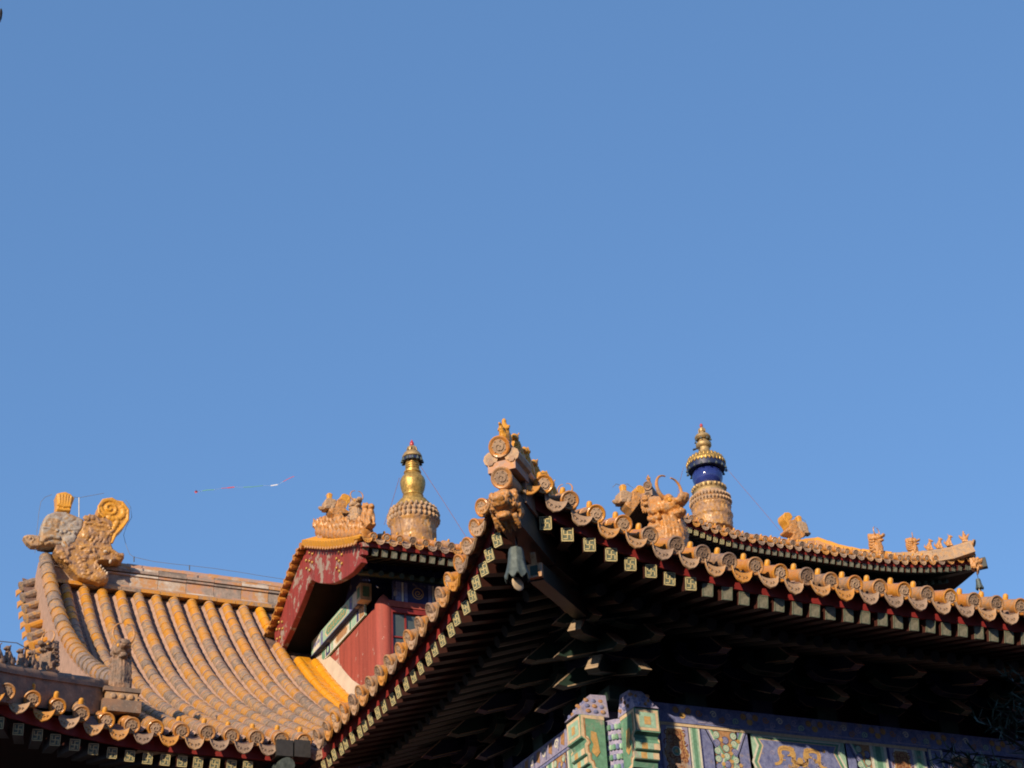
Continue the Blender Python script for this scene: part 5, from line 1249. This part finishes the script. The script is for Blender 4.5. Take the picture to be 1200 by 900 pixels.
while x < KX+HW-.4: p = kan_eave(x)+Vector((0, .5, -.27)); mb.tube([p, p+Vector((0, 1., .3))], .04, 8); x += .14
mb.build('lower_rafter', M_DKGREEN, kan)
def kh(d): return .40*d+.020*d*d
rs = MB(); gx = np.linspace(-HW, HW, 33); gy = np.linspace(.11, 6, 26); vs = []
for key in (-.02, -.15):
    for a in gx:
        for b in gy:
            dx = HW-abs(a); dy = min(b, 6-b); sdx = dx if dx < 1.6 else 9
            d = min(sdx, dy); e = max(min(dx, 3), 0) if dy < dx else dy
            base = kan_eave(KX+a) if dy < .001 else None
            lf = klift(KX+a)*max(0, 1-max(dx, dy)/2.7)**2*max(0, 1-d/2.)
            pu_ = .30*max(0, 1-dx/2.2)**2*max(0, 1-b/2)
            vs.append(Vector((KX+a, KY+b-pu_, KZ+kh(d)+lf+key)))
nx, ny = len(gx), len(gy); ix = lambda i, j, k: k*nx*ny+i*ny+j
okq = lambda i, j: not (gx[i] < -HW+1.6 and gy[j] > .9)
rs.add(vs, [[ix(i, j, 0), ix(i+1, j, 0), ix(i+1, j+1, 0), ix(i, j+1, 0)] for i in range(nx-1) for j in range(ny-1) if okq(i, j)], 0, .5, True)
rs.add(vs, [[ix(i, j, 1), ix(i, j+1, 1), ix(i+1, j+1, 1), ix(i+1, j, 1)] for i in range(nx-1) for j in range(ny-1) if okq(i, j)], 1, .5, True)
rs.add(vs, [[ix(i, 0, 0), ix(i, 0, 1), ix(i+1, 0, 1), ix(i+1, 0, 0)] for i in range(nx-1)], 1)
for i in (nx-1,): rs.add(vs, [[ix(i, j, 0), ix(i, j, 1), ix(i, j+1, 1), ix(i, j+1, 0)] for j in range(ny-1)], 1)
rs.build('roof', [M_PAN, M_SOFFIT], kan)
wl = MB(); wl.box((KX, 25.6, 12.4), (4.9, 4.6, 2.2)); wl.build('wall', M_WALL, kan)
mb = MB()
for i in range(5): mb.box((KX, KY+.35+.12*i+1.4, KZ-.42-.10*i), (2*HW-.75-.24*i, 2.8, .10), i % 2)
mb.build('stepped_brackets', [M_DKGREEN, M_DKBLUE], kan)
yk = KY+3.0; zk = KZ+kh(3)-.05
rg = MB(); x = KX-1.85
while x < KX+1.8: rg.box((x+.15, yk, zk+.14), (.295, .24, .26), 0); rg.tube([(x, yk, zk+.29), (x+.3, yk, zk+.29)], [.085, .078], 10, 1); x += .3
rg.build('ridge', [M_RIDGE, M_ORNW], kan)
chR_ = at(930, 632, y=yk); chL_ = at(735, 606, y=yk)
ridgez = zk+.29
gp = [Vector((18.12, yk, zk+.3)), at(958, 634, y=24.3), at(985, 643, y=23.7), at(1010, 648, y=23.2), at(1045, 651, y=22.85)]
gr = MB()
for a, b in zip(gp[:-1], gp[1:]): gr.beam(a+Vector((0, 0, -.12)), b+Vector((0, 0, -.12)), .18, .24, 0); gr.tube([a, (a+b)/2], [.08, .07], 10, 1); gr.tube([(a+b)/2, b], [.08, .07], 10, 1)
gr.build('gable_ridge', [M_RIDGE, M_ORN2], kan)
hq = [at(1045, 652, y=22.85), at(1068, 651, y=22.7), at(1092, 649, y=22.5), at(1115, 645, y=22.35), at(1139, 637, y=22.15)]
hr = MB()
for a, b in zip(hq[:-1], hq[1:]): hr.beam(a+Vector((0, 0, -.10)), b+Vector((0, 0, -.10)), .15, .18, 0); hr.tube([a, (a+b)/2], [.075, .066], 10, 0); hr.tube([(a+b)/2, b], [.075, .066], 10, 0)
hro = hr.build('hip_ridge', [M_ORNW], kan)
put('tile_end', TK[1], hro, Matrix.Translation(hq[-1]+Vector((.02, -.02, 0)))@Rz(rad(40))@Matrix.Scale(1.2, 4))
lc = kan_eave(KX-HW+.02); hl = [lc+Vector((.9, .8, .16)), lc+Vector((.5, .42, .12)), lc+Vector((.06, .0, .16))]
hr = MB()
for a, b in zip(hl[:-1], hl[1:]): hr.beam(a+Vector((0, 0, -.09)), b+Vector((0, 0, -.09)), .13, .16, 0); hr.tube([a, b], [.07, .065], 10, 1)
hro = hr.build('hip_ridge', [M_HIPD, M_ORNW], kan)
put('tile_end', TK[1], hro, Matrix.Translation(hl[-1]-Vector((.02, .03, 0)))@Rz(rad(-40))@Matrix.Scale(1.25, 4))
figurine(hl[-1]+Vector((.05, .04, .05)), rad(225), .20, 'hen', 'amber rider figurine on the far left corner of the blue stupa pavilion', 'amber figurines on the blue stupa pavilion')
cbm = MB(); rc = kan_eave(KX+HW-.02); cbm.beam(rc+Vector((.0, 0, -.17)), rc+Vector((-1., 1., -.22)), .13, .18, 0); cbm.build('corner_beam', M_RAFT, kan); cbm = MB(); cbm.beam(lc+Vector((0, 0, -.17)), lc+Vector((1., 1., -.22)), .13, .18, 0); cbm.build('corner_beam', M_RAFT, kan)

# carved heads that cap the corner beams
def head_mesh(seed):
    b = MB(); b.box((-.15, 0, 0), (.3, .7, .8)); b.blob((.1, 0, .05), (.36, .40, .42)); b.blob((.42, 0, .12), (.22, .28, .18)); b.blob((.36, 0, -.28), (.24, .24, .13)); b.blob((.58, 0, .25), (.10, .2, .1))
    for s in (-1, 1):
        b.blob((.30, s*.24, .30), (.13, .10, .12)); b.blob((.02, s*.40, .22), (.10, .06, .18)); b.tube([(.25, s*.3, .0), (.05, s*.42, -.12), (-.12, s*.42, -.02)], [.09, .08, .04], 6)
        for i in range(3): b.tube([(.1-.1*i, s*.38, -.1), (.02-.1*i, s*.42, -.3), (.1-.1*i, s*.36, -.5)], [.07, .065, .03], 6)
        for y in (-.3, -.15, 0, .15, .3): b.tube([(.25, y, -.3), (.15, y*1.1, -.6), (.05+.1*abs(y), y*1.05, -.85+.3*abs(y))], [.09, .075, .03], 6)
    return carve(b, .032, .022, 11, seed).mesh('beam_cap', [M_ORN], angle=60)
HD = head_mesh(2)
dirA = math.atan2(-1, -1)
tag(put('beam_cap', HD, None, Matrix.Translation(c0-DG*.06+Vector((0, 0, .02)))@Rz(dirA)@Matrix.Rotation(rad(28), 4, 'Y')@Matrix.Scale(.30, 4)), 'yellow glazed dragon head cap on the corner beam of the near eave', 'beam cap', 'dragon head caps on corner beams')
tag(put('beam_cap', HD, None, Matrix.Translation(at(1142, 661, y=22.1))@Rz(rad(-40))@Matrix.Scale(.24, 4)), 'orange dragon head cap jutting from the right corner of the blue stupa pavilion', 'beam cap', 'dragon head caps on corner beams')
tag(put('beam_cap', HD, None, Matrix.Translation(lc+Vector((0, -.03, -.17)))@Rz(dirA)@Matrix.Scale(.24, 4)), 'yellow dragon head cap on the left corner of the blue stupa pavilion', 'beam cap', 'dragon head caps on corner beams')

st = at(*(700+726/5, 480+640/5), y=yk); st = Vector((st.x-.20, st.y, st.z)); stupa(st, 'stupa with blue glazed dome and gilt canopy on the right pavilion', 'blue')
chiwen(Vector((chL_.x, yk-.1, ridgez-.02)), .42, 'worn orange ridge dragon between porch roof and big horned beast', rz=0, thick=.6)
chiwen(Vector((chR_.x+.02, yk-.1, ridgez-.06)), .40, 'small orange ridge dragon right of the blue stupa', mirror=True, thick=.6)
b1 = at(1028, 649, y=22.9); beast(b1+Vector((0, 0, -.05)), rad(-65), .48, 'taller of two orange horned beasts on the right pavilion hip', 0, M_ORN)
b2 = at(1070, 648, y=22.68); beast(b2+Vector((0, 0, -.05)), rad(-40), .38, 'lower of two orange horned beasts, beside the small figurines on the right pavilion', 1, M_ORN)
for i, (px, py, y, kd_) in enumerate(((1090, 645, 22.52, 'lion'), (1101.5, 643, 22.45, 'horse'), (1113, 640, 22.38, 'dragon'), (1131, 635, 22.22, 'hen'))):
    figurine(at(px, py, y=y), rad(-40), .24 if i < 3 else .22, kd_, ['tiny orange lion figurine nearest the lower horned beast on the right pavilion', 'tiny orange figurine in the middle of the right pavilion hip', 'tiny orange horned figurine third along the right pavilion hip', 'tiny orange rider figurine at the tip of the right pavilion hip'][i], 'tiny orange figurines on the right pavilion hip')

# ================================================================== ORNAMENTS AND BELLS OF THE PORCH
gb = Vector((8.38, 14.0, 8.62)); pb = MB(); pb.box(gb+Vector((0, .1, .0)), (.34, .5, .5)); pb.build('beast_pedestal', M_ORNW, porch)
pr = MB(); 
for k in range(6): pr.beam((8.38, 14.2+.3*k, 8.85+.12*k), (8.38, 14.5+.3*k, 8.97+.12*k), .2, .3, 0); pr.tube([(8.38, 14.2+.3*k, 9.0+.12*k), (8.38, 14.5+.3*k, 9.12+.12*k)], [.09, .08], 10, 1)
pr.build('gable_ridge', [M_RIDGE, M_ORNW], porch)
beast(at(785, 652, y=13.95)+Vector((0, 0, -.05)), rad(-78), .80, 'big amber dragon beast with long crescent horns on the near porch roof', 0, M_ORN)
hb = hip_pt(1.32); beast(hb+Vector((0, 0, .02)), rad(225), .36, 'crescent-horned beast half hidden behind eave tiles near the porch corner', 1, M_ORN2)
figurine(hip_pt(.10)+Vector((0, 0, .085)), rad(225), .30, 'hen', 'rider figurine at the very tip of the near upturned corner', 'glazed figurines along the near hip ridge', M_ORN2)
for i, t in enumerate((.32, .50, .68, .86, 1.02)):
    figurine(hip_pt(t)+Vector((0, 0, .08)), rad(225), .33-.012*i, ('dragon', 'lion', 'horse', 'lion', 'dragon')[i], ['amber horned figurine right behind the rider on the near corner', 'amber lion figurine second behind the rider on the near hip', 'amber figurine in the middle of the near hip ridge row', 'amber lion figurine fourth behind the rider on the near hip', 'amber figurine closest to the half hidden crescent-horned beast'][i], 'glazed figurines along the near hip ridge', M_ORN2)
BM_ = bellmesh(.115, .27, 8, .22).mesh('bell_body', [M_BRONZE])
def windbell(p, sc, label, hook=.12):
    t = thing('wind_bell', label, 'bell', p, 'bronze wind bells under roof corners'); M = W[t.name]@Matrix.Scale(sc, 4)
    put('bell_body', BM_, t, M@Matrix.Translation((0, 0, -.33)))
    h = MB(); h.tube([(0, 0, -.07), (.012, 0, -.03), (.012, 0, .03), (0, 0, .06), (-.008, 0, hook)], .009, 6); put('hook', h.mesh('hook', [M_IRON]), t, M)
    c = MB(); c.tube([(0, 0, -.10), (.0, 0, -.40)], .005, 5, 0); c.blob((.0, 0, -.42), (.075, .012, .07), 1, Rz(rad(20)).to_3x3(), 14); put('clapper', c.mesh('clapper', [M_IRON, M_PCREAM]), t, M)
windbell(at(604, 635, y=12.38), .95, 'green bronze wind bell hanging under the near porch corner', .16)
windbell(at(1145.5, 676, y=22.1), .62, 'small green bronze bell hanging off the right pavilion corner', .35)

# ================================================================== WIRES, KITE, TREES
def wire(pts, r, label, mat=M_WIRE, name='wire', cat='wire', group=None):
    b = MB(); b.tube(pts, r, 5); return tag(b.build(name, mat), label, cat, group)
z1 = lambda x, y: at(x/5, 560+y/5, y=25.2)
LWIRE = 'thin dark lightning wire'
wire([z1(*p) for p in ((205, 440), (212, 360), (218, 300), (228, 200), (240, 140), (265, 112), (305, 97))], .004, 'thin lightning wire rising behind the left end of the largest ridge dragon')
wire([z1(*p) for p in ((412, 110), (465, 116), (530, 104), (610, 90))], .004, 'thin lightning wire spanning fan handle and coiled tail of the largest ridge dragon')
wire([z1(*p) for p in ((735, 128), (765, 170), (772, 230), (740, 285), (724, 335), (740, 400), (760, 448), (785, 464), (900, 490), (1030, 506), (1110, 514), (1250, 530), (1400, 552), (1520, 572), (1690, 598))], .004, 'thin lightning wire dropping from coiled tail and running along the long ridge')
for i, (a, b) in enumerate((((463, 116), (463, 232)), ((785, 462), (785, 492)), ((1110, 512), (1110, 540)))):
    wire([z1(*a), z1(*b)], .009, ['thin white post standing between fan handle and coiled tail', 'short wire post on the long ridge next to the dragon snout', 'short wire post further right on the long ridge'][i], M_WHITE if i == 0 else M_IRON, 'wire_post', 'post')
wire([at(492, 545, y=LYR), at(520, 588, y=LYR-.6), at(546, 629, y=LYR-1.2)], .0035, 'thin reddish guy wire right of the gold stupa', M_PRUST, 'guy_wire')
wire([at(468, 560, y=LYR), at(459, 590, y=LYR-.3), at(450, 615, y=LYR-.6)], .0035, 'thin reddish guy wire left of the gold stupa', M_PRUST, 'guy_wire')
wire([at(848, 545, y=yk-.2), at(885, 588, y=yk-.5), at(914, 622, y=yk-.8)], .0035, 'thin reddish guy wire right of the blue stupa', M_PRUST, 'guy_wire')
wire([at(801, 548, y=yk-.2), at(796, 566, y=yk-.3), at(793, 590, y=yk-.4)], .0035, 'thin reddish guy wire left of the blue stupa', M_PRUST, 'guy_wire')
wire([at(718, 571, y=yk), at(722, 567, y=yk), at(728, 569, y=yk), at(735, 567, y=yk), at(742, 572, y=yk), at(744, 585, y=yk)], .006, 'curled dark wire over the ridge dragon left of the big horned beast')
wire([at(918, 604, y=yk), at(926, 606, y=yk), at(936, 605, y=yk), at(944, 611, y=yk), at(946, 620, y=yk)], .006, 'curled dark wire over the small ridge dragon right of the blue stupa')
wire([at(-20, 750, y=18.2), at(0, 751.5, y=18.25), at(20, 753.5, y=18.3), at(45, 767, y=18.4), at(56, 770, y=18.5)], .006, 'dark wire crossing sky at the left edge to the shaded horned beast')
KY_ = 70
kt = thing('kite', 'tiny kite with long coloured tail flying in the blue sky above the long ridge', 'kite', at(229, 575.5, y=KY_))
def mcol(name, c): return plain(name, c, .6, .1, 5, bmp=0)
KM = [mcol('kite_red', (.62, .10, .13)), mcol('kite_green', (.16, .42, .26)), mcol('kite_white', (.75, .75, .78)), mcol('kite_dark', (.12, .03, .06))]
kp = lambda x, y: at(200+x/7.5, 540+y/7.5, y=KY_)
b = MB(); b.prism([kp(208, 272), kp(222, 258), kp(242, 272), kp(222, 286)], (0, .02, 0), 0); b.prism([kp(214, 268), kp(222, 258), kp(236, 270), kp(224, 274)], (0, -.02, 0), 1); b.build('sail', [KM[0], KM[3]], kt)
tl = [(240, 274), (280, 264), (320, 257), (380, 254), (445, 242), (500, 238), (560, 231), (640, 232), (720, 229), (810, 218), (880, 219), (940, 210), (990, 182), (1040, 155), (1085, 136)]
b = MB(); b.tube([kp(*p) for p in tl], .005, 4); b.build('tail_line', KM[2], kt)
for (a, c, mi, wd) in ((1, 3, 1, .05), (4, 5, 0, .04), (5, 6, 0, .09), (7, 8, 1, .05), (8, 9, 1, .04), (10, 11, 2, .09), (12, 14, 0, .045)):
    b = MB(); pp = [kp(*tl[i]) for i in range(a, c+1)]
    for p, q in zip(pp[:-1], pp[1:]): b.beam(p, q, .015, wd*.62, 0)
    b.build('streamer', KM[mi], kt)

# conifer at the right edge, reaching into the picture with shaded needle tufts
tr = thing('pine_tree', 'dark pine branches in front of the painted beam at the lower right', 'tree', (3.75, 3.5, 0))
b = MB(); b.tube([(3.82, 3.5, 0), (3.78, 3.5, 1.2), (3.76, 3.5, 2.3), (3.75, 3.5, 3.5)], [.085, .07, .04, .015], 10); b.build('trunk', M_BARK, tr)
nd = MB(); br = MB(); rr = random.Random(11)
def tuft(c, d, n, L, w_=.006):
    d = d.normalized()
    for i in range(n):
        v = (d*rr.uniform(.2, 1)+Vector((rr.gauss(0, .6), rr.gauss(0, .6), rr.gauss(0, .6)))).normalized()*L*rr.uniform(.6, 1.1)
        a = v.cross(Vector((rr.random(), rr.random(), rr.random()))).normalized()*w_; p = c+d*rr.uniform(-.06, .02)
        nd.add([p-a, p+a, p+v*.6+a*.7, p+v, p+v*.6-a*.7], [[0, 1, 2, 3, 4]], 0)
def branch(pts, r):
    br.tube(pts, [r*(1-.75*i/(len(pts)-1)) for i in range(len(pts))], 6)
YP = 3.45
tips = [((1105, 890), 26), ((1118, 882), 26), ((1126, 893), 30), ((1100, 904), 30), ((1130, 906), 30), ((1150, 884), 18), ((1160, 896), 22), ((1145, 842), 14), ((1168, 832), 20), ((1178, 828), 22), ((1190, 815), 22), ((1182, 795), 14), ((1186, 786), 10), ((1196, 800), 16), ((1172, 850), 20), ((1192, 846), 26), ((1200, 830), 26), ((1210, 860), 30), ((1185, 868), 26), ((1205, 885), 30), ((1176, 905), 26), ((1215, 805), 26), ((1225, 835), 30), ((1090, 912), 26), ((1230, 870), 30), ((1240, 800), 26), ((1245, 840), 26)]
for i, ((px, py), n_) in enumerate(tips):
    y = YP+rr.uniform(-.2, .2); c = at(px, py, y=y); o = Vector((3.76, 3.5, c.z-.16))
    md = (c*.45+o*.55)+Vector((0, 0, -.06)); branch([o, md, c], .005); tuft(c, c-md, int(n_*.8), .042, .0022); tuft(c*.85+md*.15, c-md, n_//2, .038, .0022)
for i in range(90):
    a = rr.random()*6.28; z = rr.uniform(1.5, 3.5); L = (3.7-z)*.36+.12; c = Vector((3.76+math.cos(a)*L, 3.5+math.sin(a)*L, z+L*.15))
    p_ = Vector((RT.dot(c-EYE), UP.dot(c-EYE), n0.dot(c-EYE))); px = 600+F*p_.x/p_.z
    if px < 1215: continue
    o = Vector((3.76, 3.5, z)); branch([o, (o+c)/2, c], .008)
    for t in (.5, .75, 1.): tuft(o+(c-o)*t, c-o, 26, .05, .003)
b = br.build('branches', M_BARK, tr); b = nd.build('needles', M_PINE, tr); b['kind'] = 'stuff'
# bare tree beyond the left edge; one dark bud tip comes into the picture
tip = at(1.2, 17, y=6.2); tx = tip.x-1.9
tw = thing('bare_tree', 'dark rounded twig tip just entering at the top left edge', 'tree', (tx, 6.4, 0))
b = MB(); b.tube([(tx, 6.4, 0), (tx+.05, 6.4, 2.6), (tx-.05, 6.35, 4.6), (tx+.1, 6.3, 6.2), (tx+.15, 6.3, 7.6)], [.15, .12, .09, .05, .012], 10); b.build('trunk', M_BARK, tw)
b = MB(); mid = tip+Vector((-.8, .08, -.35)); near = tip+Vector((-.10, .0, -.03))
b.tube([(tx+.06, 6.32, 5.9), mid, near, tip+Vector((-.006, 0, -.012))], [.022, .011, .004, .003], 6)
for i in range(34):
    z = rr.uniform(3.4, 7.4); a_ = rr.uniform(0, 6.28); L = (8.2-z)*.30+.15; o = Vector((tx+.05, 6.35, z)); e = o+Vector((math.cos(a_)*L, math.sin(a_)*L, L*.55))
    tws = [(o, (o+e)/2+Vector((0, 0, .05)), e)]+[((o+e)/2, (o+e)/2+(e-o)*.25+Vector((rr.gauss(0, .1), rr.gauss(0, .1), .12)), (o+e)/2+(e-o)*.45+Vector((rr.gauss(0, .22), rr.gauss(0, .22), .22))) for _ in range(3)]
    for pp in tws:
        q_ = Vector((RT.dot(pp[2]-EYE), UP.dot(pp[2]-EYE), n0.dot(pp[2]-EYE)))
        if q_.z > .1 and 600+F*q_.x/q_.z > -14: continue
        b.tube(pp, [.012, .008, .003], 5); b.blob(pp[2], (.006, .006, .012), 0, None, 6)
b.build('branches', M_BARK, tw)
b = MB(); u_ = UP.normalized(); k_ = 1.22
b.tube([tip+u_*(-.030*k_)+RT*-.004, tip+u_*(-.014*k_)+RT*-.001, tip+u_*.006*k_, tip+u_*.018*k_, tip+u_*.023*k_], [.001, .0045, .0068, .005, .001], 8); b.build('bud', plain('bud_dark', (.012, .009, .01), .8, .2, 20), tw)
